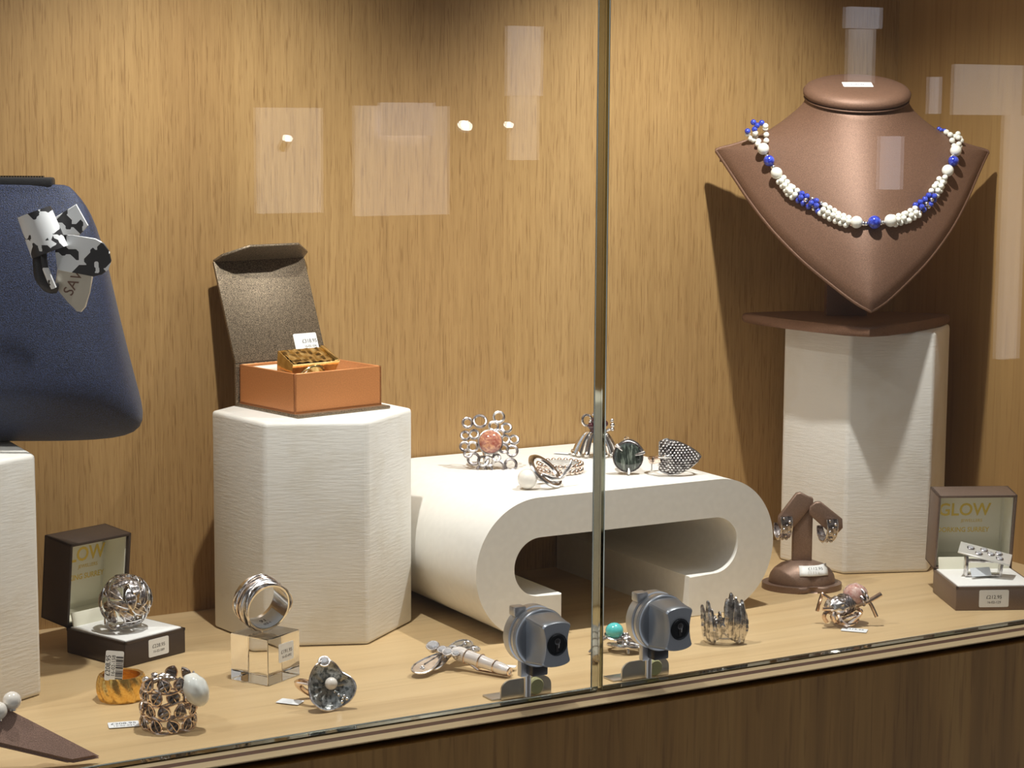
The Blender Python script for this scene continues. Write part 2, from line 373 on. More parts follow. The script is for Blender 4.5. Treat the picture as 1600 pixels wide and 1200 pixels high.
# shelf nose: pale strip, brown line, pale strip
def nose(n, a, b_, m_):
    y0, z0, y1, z1 = -1.2, 0.0, -10.5, -2.2
    A, B_ = (y0+(y1-y0)*a, z0+(z1-z0)*a), (y0+(y1-y0)*b_, z0+(z1-z0)*b_)
    b = nb(); prism(b, [A, B_, (B_[0]+2.2, B_[1]-4.0 if b_ < 1 else B_[1]-1.2), (A[0]+2.2, A[1]-4.0)], XL-30, XC+430, Matrix(((0, 0, 1, 0), (1, 0, 0, 0), (0, 1, 0, 0), (0, 0, 0, 1))))
    struct('trim_%d' % n, b, m_)
nose(1, 0.0, 0.27, M_edge); nose(2, 0.27, 0.56, M_stripe); nose(3, 0.56, 1.0, M_edge)
struct('wall_front', boxm(((XL+XC)/2+200, 3.4, -256.5), (XC-XL+600, 27.2, 500), 0), M_front)
def pane(n, x0, x1):
    b = nb(); box(b, ((x0+x1)/2, 2, 235), (x1-x0, 6, 469.2), I4, 0.4, 1)
    b.faces.ensure_lookup_table()
    for f in b.faces:
        c = f.calc_center_median()
        f.material_index = 0 if abs(c.y-2) > 2.95 else 1
    o = struct('panel_%d' % n, b, [M_pane, M_pedge]); return o
pane(1, XL, 483.6); pane(2, 485.6, XC+300)
# ------------------------------------------------------------------ plinths and bridge riser
def hexagon(cx, cy, R, rot): return [(cx+R*math.cos(rot+k*PI/3), cy+R*math.sin(rot+k*PI/3)) for k in range(6)]
def plinth(cx, cy, R, rot, h, label):
    b = nb(); prism(b, hexagon(0, 0, R*1000, rot), 0, h*1000, I4, 2.2, 3)
    o = obj('display_plinth', b, M_white, scale=MM); o.location = (cx, cy, 0)
    return tag(o, label, 'plinth')
HX = (0.4218, 0.1733); HH = 0.1112
plinth(HX[0], HX[1], 0.0505, 2.75372, HH, 'white six-sided plinth standing under the open copper gift box')
p0, p1 = at(1318, 898), at(1450, 894); e = (p1-p0); R2 = e.length; e.normalize(); n2 = V(-e.y, e.x, 0)
bc = (p0+p1)/2+n2*R2*math.sqrt(3)/2; BH = 0.1385
plinth(bc.x, bc.y, R2, math.atan2(p0.y-bc.y, p0.x-bc.x), BH, 'tall white ribbed plinth standing under the bronze necklace bust')
q0, q1 = at(65.2, 1086), at(0, 1107); e = (q1-q0).normalized(); n3 = V(e.y, -e.x, 0)
if n3.y < 0: n3 = -n3
lc = q0+e*0.0275+n3*0.055*math.sqrt(3)/2; LH = 0.1095
plinth(lc.x, lc.y, 0.055, math.atan2(q0.y-lc.y, q0.x-lc.x), LH, 'white plinth at the left edge carrying the navy bag')
def stadium(x0, x1, z0, z1, r, n=14, close_bottom=True):
    pass
def bridge():
    X0, X1, H_, T = 472.5, 652.5, 71.6, 20.5; Y0, Y1 = 93.7, 227.0
    ro = H_/2
    def arc(cx, cz, r, a0, a1, n=44): return [(cx+r*math.cos(a0+(a1-a0)*i/n), cz+r*math.sin(a0+(a1-a0)*i/n)) for i in range(n+1)]
    fl, fr = 521.5, 598.8
    # rounded ends, slightly squashed arcs
    out = []
    out += [(fl, 0)]
    out += [(X0+ro*1.0+x*1.0, z) for x, z in [(0, 0)]]
    out += arc(X0+ro, ro, ro, -PI/2, -1.5*PI)[1:]
    out += arc(X1-ro, ro, ro, PI/2, -PI/2)
    out += [(fr, 0), (fr, T+1.2)]
    ri = (H_-2*T-0.8)/2; zi = T+1.2+ri
    out += arc(X1-T-2.5-ri, zi, ri, -PI/2, PI/2)
    out += arc(X0+T+1.0+ri, zi, ri, PI/2, 1.5*PI)
    out += [(fl, T+1.2)]
    b = nb(); M = Matrix(((1, 0, 0, 0), (0, 0, -1, Y1), (0, 1, 0, 0), (0, 0, 0, 1)))
    prism(b, out, 0, Y1-Y0, M, 0.6, 2, side_only=True)
    return tag(obj('bridge_riser', b, M_white2, sharp=24), 'low white riser bent into a long open loop, carrying rings on its top', 'riser')
M_white2 = leatherette('smooth_white', (0.80, 0.785, 0.74), 0.45, 0, 300, 0.12, 0.02)
bridge()
BZ = 0.0718

# ------------------------------------------------------------------ navy bag, charm
bag_depth = (V(lc.x, lc.y, LH)-CAM).dot(fw)+0.028
_d = ray(-70, 690); bag_at = CAM+_d*bag_depth; bag_at.z = LH
def bag():
    t = thing('bag', 'navy blue speckled bag with a black zip along its top', 'bag', bag_at)
    U = bag_depth*1000/F_PX
    prof = [(0, 150, 2), (3, 225, 5), (10, 268, 10), (22, 288, 16), (44, 292, 23), (78, 283, 30), (100, 277, 31), (186, 257, 27), (286, 238, 21), (340, 223, 15), (370, 209, 10), (390, 193, 6), (399, 183, 5), (403, 177, 4.5)]
    b = nb(); n = 64; rows = []
    for z, a, d in prof:
        row = []
        for k in range(n):
            q = 2*PI*k/n; c, s = math.cos(q), math.sin(q); ex = 2/2.6
            row.append(b.verts.new(V(a*U*abs(c)**(ex*0.8)*(1 if c > 0 else -1), d*abs(s)**ex*(1 if s > 0 else -1)+5, z*U)))
        rows.append(row)
    for i in range(len(rows)-1):
        for k in range(n): b.faces.new((rows[i][k], rows[i][(k+1) % n], rows[i+1][(k+1) % n], rows[i+1][k]))
    b.faces.new(rows[0][::-1]); b.faces.new(rows[-1])
    body = obj('body', b, M_navy, t, sharp=70)
    m = body.modifiers.new('s', 'SUBSURF'); m.levels = m.render_levels = 1
    z = nb(); Z = 402*U
    box(z, (-3, 5, Z+0.8), (170*2*U, 8, 4.5), I4, 1.2)
    zp = obj('zip_tape', z, M_zip, t)
    z = nb()
    for i in range(73): box(z, (-168*U+3+i*1.22, 5, Z+3.2), (0.65, 3.0, 1.0))
    obj('zip_teeth', z, M_dark, zp)
    return t
bag()
def charm():
    o = at(110, 420, 0.186) ; d = ray(110, 420); o = CAM+d*(bag_depth-0.036)
    t = thing('bag_charm', 'black and white patterned bow charm with pale metal pendant hanging on the navy bag', 'bag charm', o)
    u = (bag_depth-0.036)*1000/F_PX
    def P(px, py, y=0.0): return V((px-110)*u, y, (420-py)*u)
    # rolled loop of the bow: open tube
    b = nb(); ax = (P(91, 392)-P(70, 335)); c = P(74, 360, -9)
    M = frame(-ax, c, 0, (0, 1, 0))
    prof = [(8.3, -9.5), (8.0, 0), (7.6, 9.0), (7.0, 9.0), (7.4, 0), (7.7, -9.5)]
    lathe(b, prof, M @ Matrix.Diagonal((1, 0.72, 1, 1)), 40, True)
    obj('bow_roll', b, M_zebra, t)
    def slab(poly, y, th, name, mt, bend=0.0, par=t):
        b = nb(); pts = [((px-110)*u, (420-py)*u) for px, py in poly]
        prism(b, pts, 0, th, Matrix(((1, 0, 0, 0), (0, 0, -1, y), (0, 1, 0, 0), (0, 0, 0, 1))), 0.25, 1, side_only=True)
        return obj(name, b, mt, par)
    slab([(80, 345), (122, 319), (140, 352), (125, 368), (90, 368)], 0, 1.0, 'bow_tail', M_zebra)
    tongue = [(90, 365), (120, 366), (155, 371), (168, 378), (176, 390), (179, 405), (174, 419), (164, 427), (150, 430), (125, 425), (95, 420)]
    slab(tongue, -6, 1.1, 'bow_tail', M_zebra)
    # glitter strap
    b = nb(); pts = spline([P(68, 388, -8), P(69, 405, -10), P(72, 430, -11), P(84, 446, -10), P(94, 448, -7)], 5)
    tube(b, pts, [2.6]*len(pts), False, 8, 0.45); obj('strap', b, M_zip, t)
    b = nb(); pts = spline([P(78, 388, -11), P(80, 410, -12.5), P(86, 430, -12), P(91, 447, -10)], 5); tube(b, pts, [1.4]*len(pts), False, 8, 0.6)
    obj('strap_edge', b, M_zebra, t)
    pend = [(93, 420), (104, 415), (135, 419), (146, 424), (147.5, 432), (143, 455), (136, 478), (129, 486), (122, 485), (108, 470), (96, 455), (89, 446)]
    pl = slab(pend, -3.2, 1.8, 'pendant_plate', M_cgold)
    text('SAV', 6.5, M_stripe, pl, ((118-110)*u, -5.1, (420-441)*u), (PI/2, math.radians(-62), 0), 'engraving', bold=0.08)
charm()

# ------------------------------------------------------------------ rings and small jewellery helpers
def flat_tag(parent, loc, wd=12, h=7, rz=0.3, tilt=0.0, txt=None, name='price_tag'):
    b = nb(); prism(b, rrect(wd, h, 0.6), 0, 0.15)
    o = obj(name, b, M_paperb, parent, loc, (tilt, 0, rz))
    if txt:
        text(txt[0], h*0.42, M_ink, o, (0, h*0.16, 0.16), (0, 0, 0), 'price_print')
        if len(txt) > 1: text(txt[1], h*0.28, M_ink, o, (0, -h*0.24, 0.16), (0, 0, 0), 'price_print')
    return o
def band(bm, R, w_, t_, M=I4, n=48, dome=0.25):
    prof = [(R, -w_/2), (R+dome, 0), (R, w_/2), (R-t_, w_/2), (R-t_, -w_/2)]
    lathe(bm, prof, M, n, True)

# ---- left ring box and right ring box
def ring_box(Cc, X, wd, dp, hb, lidh, lid_d, label, bm_mat, stick, name_tag, open_deg=93, textx=-2.8):
    """Cc front-left ground corner as seen; local x along the front face, y to the back"""
    t = thing('ring_box', label, 'ring box', Cc, math.atan2(X.y, X.x))
    b = nb(); box(b, (wd/2, dp/2, hb*0.46), (wd, dp, hb*0.92), I4, 0.5)
    base = obj('base', b, bm_mat, t)
    th = 1.3
    b = nb()
    for c, s in (((wd/2, th/2, hb*0.95), (wd, th, hb*0.1)), ((wd/2, dp-th/2, hb*0.95), (wd, th, hb*0.1)), ((th/2, dp/2, hb*0.95), (th, dp, hb*0.1)), ((wd-th/2, dp/2, hb*0.95), (th, dp, hb*0.1))):
        box(b, c, s)
    obj('rim', b, bm_mat, base)
    b = nb(); box(b, (wd/2, dp/2, hb*0.95+0.2), (wd-2*th, dp-2*th, hb*0.08+1.0), I4, 0.5); obj('pad', b, M_pad, t)
    # cream hinge flap rising at the back
    b = nb(); M = Matrix.Translation((wd/2, dp-2.6, hb)) @ Matrix.Rotation(math.radians(-14), 4, 'X')
    box(b, (0, 0, 3.6), (wd-4.5, 0.8, 7.2), M, 0.2); obj('hinge_lining', b, M_cream, t)
    # lid: open tray hinged at the back top edge; local: x across, y depth away from viewer, z up along lid
    lid = nb(); a = math.radians(open_deg-90)
    ML = Matrix.Translation((0, dp-0.4, hb*0.99)) @ Matrix.Rotation(-a, 4, 'X')
    D, Hh, tk = lid_d, lidh, 1.5
    box(lid, (wd/2, D-tk/2, Hh/2), (wd, tk, Hh), ML, 0.4)
    box(lid, (tk/2, D/2, Hh/2), (tk, D, Hh), ML, 0.4); box(lid, (wd-tk/2, D/2, Hh/2), (tk, D, Hh), ML, 0.4)
    box(lid, (wd/2, D/2, Hh-tk/2), (wd, D, tk), ML, 0.4); box(lid, (wd/2, D/2, tk/2), (wd, D, tk), ML, 0.4)
    lo = obj('lid', lid, bm_mat, t)
    b = nb()
    box(b, (wd/2, D-tk-0.6, Hh/2), (wd-2*tk, 1.0, Hh-2*tk), ML)
    for x in (tk+0.35, wd-tk-0.35): box(b, (x, D/2+0.4, Hh/2), (0.6, D-3, Hh-2*tk), ML)
    for z in (tk+0.35, Hh-tk-0.35): box(b, (wd/2, D/2+0.4, z), (wd-2*tk, D-3, 0.6), ML)
    li = obj('lid_lining', b, M_cream, lo)
    b = nb(); box(b, (wd/2, D-tk-1.5, Hh*0.52), (wd-2*tk-5, 0.9, Hh-2*tk-5.5), ML, 0.25); obj('lid_cushion', b, M_cream, lo)
    y = D-tk-2.05
    eul = (ML.to_3x3() @ Matrix.Rotation(PI/2, 3, 'X')).to_euler()
    cx = wd/2+textx
    text('GLOW', 10.0, M_foil, lo, ML @ V(cx, y, Hh*0.70), eul, 'gold_lettering', sx=0.95, bold=0.6)
    text('JEWELLERS', 2.5, M_foil, lo, ML @ V(cx+4.5, y, Hh*0.555), eul, 'gold_lettering')
    text('DORKING SURREY', 3.9, M_foil, lo, ML @ V(cx, y, Hh*0.43), eul, 'gold_lettering', sx=0.9, bold=0.2)
    sw, sh = stick[2], stick[3]
    sticker(t, (stick[0], -0.05, stick[1]), (PI/2, 0, 0), sw, sh, [(name_tag[0], sh*0.29, 0, sh*0.08), (name_tag[1], sh*0.2, 0, -sh*0.22)])
    return t
cL = at(196, 1044); XLx = (at(287, 1020)-cL).normalized()
LB = ring_box(cL, XLx, 37.5, 43, 12.2, 42, 20, 'dark brown open ring box with gold lettering, at left beside the bag plinth', M_box, (20.5, 6.3, 12.5, 8.6), ('£228.95', '16-02-089'), 84, 1.6)
cR = at(1493, 954.5); XRx = (at(1600, 953)-cR).normalized()
RB = ring_box(cR, XRx, 44, 43, 12.8, 42.5, 17, 'taupe open ring box with gold lettering at the right edge of the shelf', M_box2, (20.5, 6.4, 16, 9.2), ('£212.95', '16-02-129'), 83)

# ---- open copper gift box on left plinth
def gift_box():
    c = at(461, 648, HH+0.0015); X = (at(597, 633, HH+0.0015)-c).normalized()
    t = thing('gift_box', 'open copper orange gift box with brown glitter lid, on the white plinth', 'gift box', (c.x, c.y, HH), math.atan2(X.y, X.x))
    wd, dp, h = 53, 49, 20.0
    b = nb(); prism(b, [(-1, -4.2), (wd+2.5, -4.2), (wd+2.5, dp+3), (-1, dp+3)], 0, 1.6, I4, 0.4); obj('base_board', b, M_glit, t)
    b = nb(); tk = 1.3; z0 = 1.6
    box(b, (wd/2, dp/2, z0+0.6), (wd, dp, 1.2))
    for cc, s in (((wd/2, tk/2, z0+h/2), (wd, tk, h)), ((wd/2, dp-tk/2, z0+h/2), (wd, tk, h)), ((tk/2, dp/2, z0+h/2), (tk, dp, h)), ((wd-tk/2, dp/2, z0+h/2), (tk, dp, h))):
        box(b, cc, s, I4, 0.25, 1)
    obj('tray', b, M_orange, t)
    b = nb(); box(b, (wd/2, dp/2, z0+h*0.2+0.6), (wd-2*tk-0.4, dp-2*tk-0.4, h*0.33), I4, 1.0, 3); box(b, (wd/2, dp-6, z0+h*0.6), (wd-2*tk-0.4, 7, h*0.7), I4, 1.5, 3); obj('cushion', b, mat('ivory_cushion', (0.80, 0.76, 0.66), 0.6), t)
    # spine, lid, flap
    b = nb(); box(b, (wd/2, dp+1.6, z0+h/2), (wd+3, 1.6, h+0.5), I4, 0.3); obj('spine', b, M_glit, t)
    a = math.radians(21)
    ML = Matrix.Translation((wd/2, dp+1.6, z0+h+0.3)) @ Matrix.Rotation(-a, 4, 'X')
    LHt = 54.0
    b = nb(); box(b, (0, 0, LHt/2), (wd+3, 1.7, LHt), ML, 0.3); lid = obj('lid', b, M_glit, t)
    b = nb(); MF = ML @ Matrix.Translation((0, 0, LHt+0.3)) @ Matrix.Rotation(math.radians(82), 4, 'X')
    hw = (wd+3)/2
    poly = [(-hw, 0), (hw, 0), (hw-1.5, 7), (hw-13, 17), (-hw+13, 17), (-hw+1.5, 7)]
    prism(b, poly, -0.7, 0.7, MF @ Matrix.Rotation(PI/2, 4, 'X'), 0.2, 1)
    obj('lid_flap', b, M_glit, t)
    eul = (ML.to_3x3() @ Matrix.Rotation(PI/2, 3, 'X')).to_euler()
    sticker(lid, ML @ V(hw-10.8, -0.9, 8.0), eul, 14.5, 9.5, [('£318.95', 2.9, 2.2, 0.4), ('16-02-104', 1.8, 2.2, -2.4)])
    # gold square ring resting on the cushion
    r = thing('ring', 'chunky pale gold ring with square textured top inside the copper gift box', 'ring', t.matrix_basis @ V(0, 0, 0), 0)
    MT = Matrix.Translation(t.location) @ Matrix.Rotation(t.rotation_euler.z, 4, 'Z')
    pos = MT @ (V(14.5, 17, 0)*MM+V(0, 0, (z0+h*0.37+0.8)*MM))
    r.location = pos+V(0, 0, 0.0002); r.rotation_euler = (Matrix.Rotation(t.rotation_euler.z, 3, 'Z') @ Matrix.Rotation(0.42, 3, 'X')).to_euler()
    # square-topped signet: plate above a round hole, axis along local y
    b = nb()
    R, w2 = 8.0, 14.0
    outer = [(-14, 10.5), (14.5, 10.5), (12.5, 3), (10, -6), (5, -10), (-5, -10), (-10, -6), (-12.5, 3)]
    n = 32; inner = [(R*math.cos(2*PI*k/n), R*math.sin(2*PI*k/n)) for k in range(n)]
    def outer_at(a_):
        dx, dz = math.cos(a_), math.sin(a_); best = None
        for i in range(len(outer)):
            (x1, z1), (x2, z2) = outer[i], outer[(i+1) % len(outer)]
            den = dx*(z2-z1)-dz*(x2-x1)
            if abs(den) < 1e-9: continue
            tt = (x1*(z2-z1)-z1*(x2-x1))/den; s = (x1*dz-z1*dx)/den
            if tt > 0 and -1e-6 <= s <= 1+1e-6: best = tt if best is None else min(best, tt)
        return (dx*best, dz*best)
    angs = sorted(set([2*PI*k/n for k in range(n)]+[math.atan2(z, x) % (2*PI) for x, z in outer]))
    rows = []
    for yy, kind in ((-w2/2, 'o'), (-w2/2, 'i'), (w2/2, 'i'), (w2/2, 'o')):
        rows.append([b.verts.new(V((p[0]), yy, p[1]+10)) for p in ((outer_at(q) if kind == 'o' else (R*math.cos(q), R*math.sin(q))) for q in angs)])
    m = len(angs)
    for i in range(4):
        A, B = rows[i], rows[(i+1) % 4]
        for k in range(m): b.faces.new((A[k], A[(k+1) % m], B[(k+1) % m], B[k]))
    obj('shank', b, M_gold2, r, sharp=30)
    b = nb()
    nx, ny = 16, 9; vs = {}
    for i in range(nx+1):
        for j in range(ny+1):
            vs[i, j] = b.verts.new(V(-13+23*i/nx, -w2/2+0.6+(w2-1.2)*j/ny, 20.6+random.random()*0.7))
    for i in range(nx):
        for j in range(ny): b.faces.new((vs[i, j], vs[i+1, j], vs[i+1, j+1], vs[i, j+1]))
    obj('hammered_top', b, M_gold2, r, sharp=10)
    b = nb(); box(b, (12.3, 0, 20.9), (2.4, w2, 1.6), I4, 0.4); torus(b, R+0.7, 0.7, Matrix.Translation((0, -w2/2, 10)) @ Matrix.Rotation(PI/2, 4, 'X')); obj('rim_bar', b, M_gold2, r)
    o = sticker(r, (0.5, -4.5, 6.5), (PI/2-0.5, 0, 0.1), 9, 7, [('£318.95', 1.7, 0, 0.8)], 'price_tag', m=M_paper)
gift_box()

# ---- leaf dome ring in left box
def child_pos(t, loc):
    return Matrix.Translation(t.location) @ Matrix.Rotation(t.rotation_euler.z, 4, 'Z') @ (Vector(loc)*MM)
def leaf_dome():
    t = thing('ring', 'large silver dome ring of openwork leaves standing in the dark brown ring box', 'ring', V(0, 0, 0))
    p = at(197, 984, 0.0128); t.location = p
    b = nb(); rb = nb(); c = V(0.0, 0, 14.3); R = 12.8; ax = V(0.25, -0.62, 0.72).normalized()
    golden = PI*(3-math.sqrt(5)); k = 0
    for i in range(26):
        zz = 1-1.3*(i+0.5)/26; rr = math.sqrt(max(0, 1-zz*zz)); a = golden*i
        n_ = (frame(ax) @ V(rr*math.cos(a), rr*math.sin(a), zz)).normalized()
        M = frame(n_, c+n_*R*(0.93+0.07*random.random()), random.random()*2*PI)
        l = 8.0+random.random()*1.6
        leaf(b, M @ Matrix.Translation((0, -l/2, 0)), l+1.2, 4.8, 0.5, -0.15, 0.42, rbm=rb)
    lc_ = obj('leaf_cluster', b, M_oxid, t); obj('leaf_edges', rb, M_silver_b, lc_)
    b = nb()
    for i in range(5):
        n1 = Matrix.Rotation(random.random()*2*PI, 3, 'Z') @ V(1, 0, random.random()-0.5).normalized()
        pts = []
        for s in range(16):
            a = s/15*3.4+i
            v = frame(n1) @ V(math.cos(a), math.sin(a), 0.28*math.sin(a*3)); v.normalize()
            if v.dot(ax) < -0.45: continue
            pts.append(c+v*(R-0.9))
        if len(pts) > 3: tube(b, pts, 0.75, False, 7)
    obj('vines', b, M_silver, t)
    b = nb(); pts = spline([V(-8, -5, 10), V(-8.5, -4, 4), V(-6.5, -1, 0.8), V(-3, 3, 0.9), V(3, 6, 1.2), V(8, 6, 6), V(9, 4, 11)], 6); tube(b, pts, 1.15, False, 8, 1.3)
    obj('shank', b, M_silver_b, t)
leaf_dome()

# ---- acrylic block and wire ring
def acrylic():
    c = at(419, 1073); Xv = at(468.7, 1055)-c; Yv = at(364.7, 1060)-c
    t = thing('display_block', 'small clear acrylic block in front of the left plinth', 'display block', c, math.atan2(Xv.y, Xv.x))
    wx, wy = Xv.length*1000, min(Yv.length*1000, 24); h = 21.8
    b = nb(); box(b, (wx/2, wy/2, h/2+0.05), (wx, wy, h), I4, 0.35, 1); obj('block', b, M_acryl, t)
    sticker(t, (wx*0.56, -0.08, h*0.62), (PI/2, 0, 0), 10.8, 8.6, [('£191.95', 2.5, 0.3, 0.4), ('16-02-092', 1.7, 0.3, -2.0)])
    MT = Matrix.Translation(t.location) @ Matrix.Rotation(t.rotation_euler.z, 4, 'Z')
    r = thing('ring', 'wide silver band ring wrapped in fine silver and gold wires on the acrylic block', 'ring', MT @ (V(wx*0.50, wy*0.56, h+0.15)*MM))
    ax = V(0.60, -0.78, -0.20).normalized(); R = 11.2; M = frame(ax, (-0.5, 0, R+2.0))
    b = nb(); band(b, R, 13, 0.8, M, 64, 0.1)
    bd = obj('band', b, M_silver_b, r)
    for i in range(12):
        b = nb(); a0 = random.random()*2*PI; w0 = -3.4+8.4*i/11; amp = 0.9+random.random()*1.4; ph = random.random()*6.28; kk = random.choice((1, 1, 2))
        pts = [M @ V((R+0.55+0.35*math.sin(3*a+ph))*math.cos(a), (R+0.55+0.35*math.sin(3*a+ph))*math.sin(a), w0+amp*math.sin(kk*a+ph)+0.2) for a in (2*PI*s/60 for s in range(60))]
        tube(b, pts, 0.42, True, 6); obj('wire', b, M_rose if i in (2, 3, 6) else M_silver, r)
    # paper tag curled inside
    b = nb(); rows = []
    for s in range(9):
        a = -PI/2-0.55+1.55*s/8; rows.append([b.verts.new(M @ V((R-1.15)*math.cos(a), (R-1.15)*math.sin(a), z)) for z in (-4.0, 6.4)])
    for s in range(8): b.faces.new((rows[s][0], rows[s][1], rows[s+1][1], rows[s+1][0]))
    tg = obj('price_tag', b, M_paperb, r); so = tg.modifiers.new('t', 'SOLIDIFY'); so.thickness = 0.00012
    Mt = M @ Matrix.Rotation(-PI/2+0.25, 4, 'Z') @ Matrix.Translation((R-1.45, 0, 1.4)) @ Matrix.Rotation(-PI/2, 4, 'Y') @ Matrix.Rotation(PI/2, 4, 'Z')
    text('£191.95', 3.6, M_ink, tg, Mt @ V(0, 1.6, 0), Mt.to_euler(), 'price_print')
    text('16-02-092', 2.4, M_ink, tg, Mt @ V(0, -1.6, 0), Mt.to_euler(), 'price_print')
acrylic()

# ---- gold ribbed ring with upright tag
def gold_ring():
    t = thing('ring', 'brushed gold ring with slanting ribs carrying an upright white price tag', 'ring', at(185, 1101)+V(0.0045, 0.0085, 0))
    b = nb(); n = 128; H_ = 11.3; R = 9.3; rows = []
    zs = [0, 0.7, 2, 4, 6, 8, 10, 10.9, 11.3]
    for j, z in enumerate(zs):
        s = z/H_; row = []
        puff = math.sin(PI*min(max(s, 0.02), 0.98))**0.45
        for k in range(n):
            a = 2*PI*k/n; ph = (11*a/(2*PI)+0.85*s) % 1.0
            rr = R+puff*(0.5+1.5*math.sin(PI*min(ph*1.05, 1))**0.7)
            row.append(b.verts.new(V(rr*math.cos(a), rr*math.sin(a), z)))
        rows.append(row)
    for z, r_ in ((11.0, R-1.0), (5, R-1.2), (0.3, R-1.0)):
        rows.append([b.verts.new(V(r_*math.cos(2*PI*k/n), r_*math.sin(2*PI*k/n), z)) for k in range(n)])
    m = len(rows)
    for j in range(m):
        A, B = rows[j], rows[(j+1) % m]
        for k in range(n): b.faces.new((A[k], A[(k+1) % n], B[(k+1) % n], B[k]))
    obj('band', b, M_gold, t, sharp=50)
    tg = sticker(t, (-1.4, -8.6, 17.3), (PI/2-0.08, math.radians(4), 0), 8.0, 13.3, [], 'price_tag', 0.7, M_paper)
    text('£208.95', 2.9, M_ink, tg, (-2.6, 0, 0.14), (0, 0, PI/2), 'price_print', bold=0.05)
    text('16-02-158', 2.3, M_ink, tg, (-0.3, 0, 0.14), (0, 0, PI/2), 'price_print')
    b = nb(); z = -5.6
    while z < 4.6:
        hh = random.choice((0.2, 0.35, 0.5)); box(b, (2.3, z, 0.15), (3.2, hh, 0.03)); z += hh+random.choice((0.2, 0.3, 0.45))
    obj('barcode', b, M_ink, tg)
gold_ring()

# ---- leaf band ring with baroque pearl
def leaf_pearl():
    t = thing('ring', 'tall oxidised silver ring of round leaves set with a white baroque pearl', 'ring', at(258, 1147)+V(0.005, 0.009, 0))
    b = nb(); rb = nb(); R = 11.2
    for row, (z, cnt, off) in enumerate(((3.4, 10, 0), (9.4, 10, 0.5), (15.4, 10, 0.1), (20.8, 10, 0.55))):
        for i in range(cnt):
            a = 2*PI*(i+off)/cnt
            if row == 3 and math.cos(a-PI*0.95) > 0.55: continue
            n_ = V(math.cos(a), math.sin(a), 0.05); rr = R*(1.0+0.05*math.sin(i*2.7+row))
            M = frame(n_, V(math.cos(a)*rr, math.sin(a)*rr, z), random.uniform(-0.6, 0.6))
            l = 6.0; leaf(b, M @ Matrix.Translation((0, -l/2, 0)), l, 5.0, 0.4, 0.08, 0.42, rbm=rb)
    lb = obj('leaf_band', b, M_oxid3, t); obj('leaf_edges', rb, M_rose, lb)
    b = nb()
    for z in (0.6, 6.6, 12.6, 18):
        pts = [V((R-0.4)*math.cos(a), (R-0.4)*math.sin(a), z+0.8*math.sin(5*a+z)) for a in (2*PI*s/64 for s in range(64))]; tube(b, pts, 0.6, True, 6)
    obj('vines', b, M_rose, t)
    b = nb()
    for i in range(26): ball(b, (-4+random.uniform(-5, 7), -3+random.uniform(-4, 4), 23.0-0.25*i*0.35+random.uniform(-0.5, 1)), random.uniform(0.9, 1.5), (1.3, 1, 0.7), u=7, v=5)
    obj('nugget_rim', b, M_silver, t)
    b = nb(); q = bmesh.ops.create_icosphere(b, subdivisions=4, radius=6.5)['verts']
    for v in q:
        v.co *= 1+0.07*noise.noise(v.co*0.35); v.co.x *= 0.80; v.co.z *= 1.15
    bmesh.ops.transform(b, matrix=Matrix.Translation((12.5, -5.0, 17.8)) @ Matrix.Rotation(-0.5, 4, 'Y'), verts=q)
    obj('pearl', b, M_bpearl, t)
    b = nb()
    for a in (0.3, 1.8, 3.4, 4.9):
        p = V(12.8, -5.0, 17.8)+V(2.2, 0, 1.0)+V(-0.48*math.cos(a), -1*math.sin(a), 0.88*math.cos(a))*5.0
        tube(b, [V(9.5, -4, 16), (p+V(9.5, -4, 16))/2+V(0, 0, 0), p], [0.6, 0.6, 0.8], False, 6)
    obj('prongs', b, M_rose, t)
    flat_tag(t, (-19.5, 1.5, 0.4), 13, 8, 0.28, 0.0, ('£208.95', '16-02-021'))
leaf_pearl()

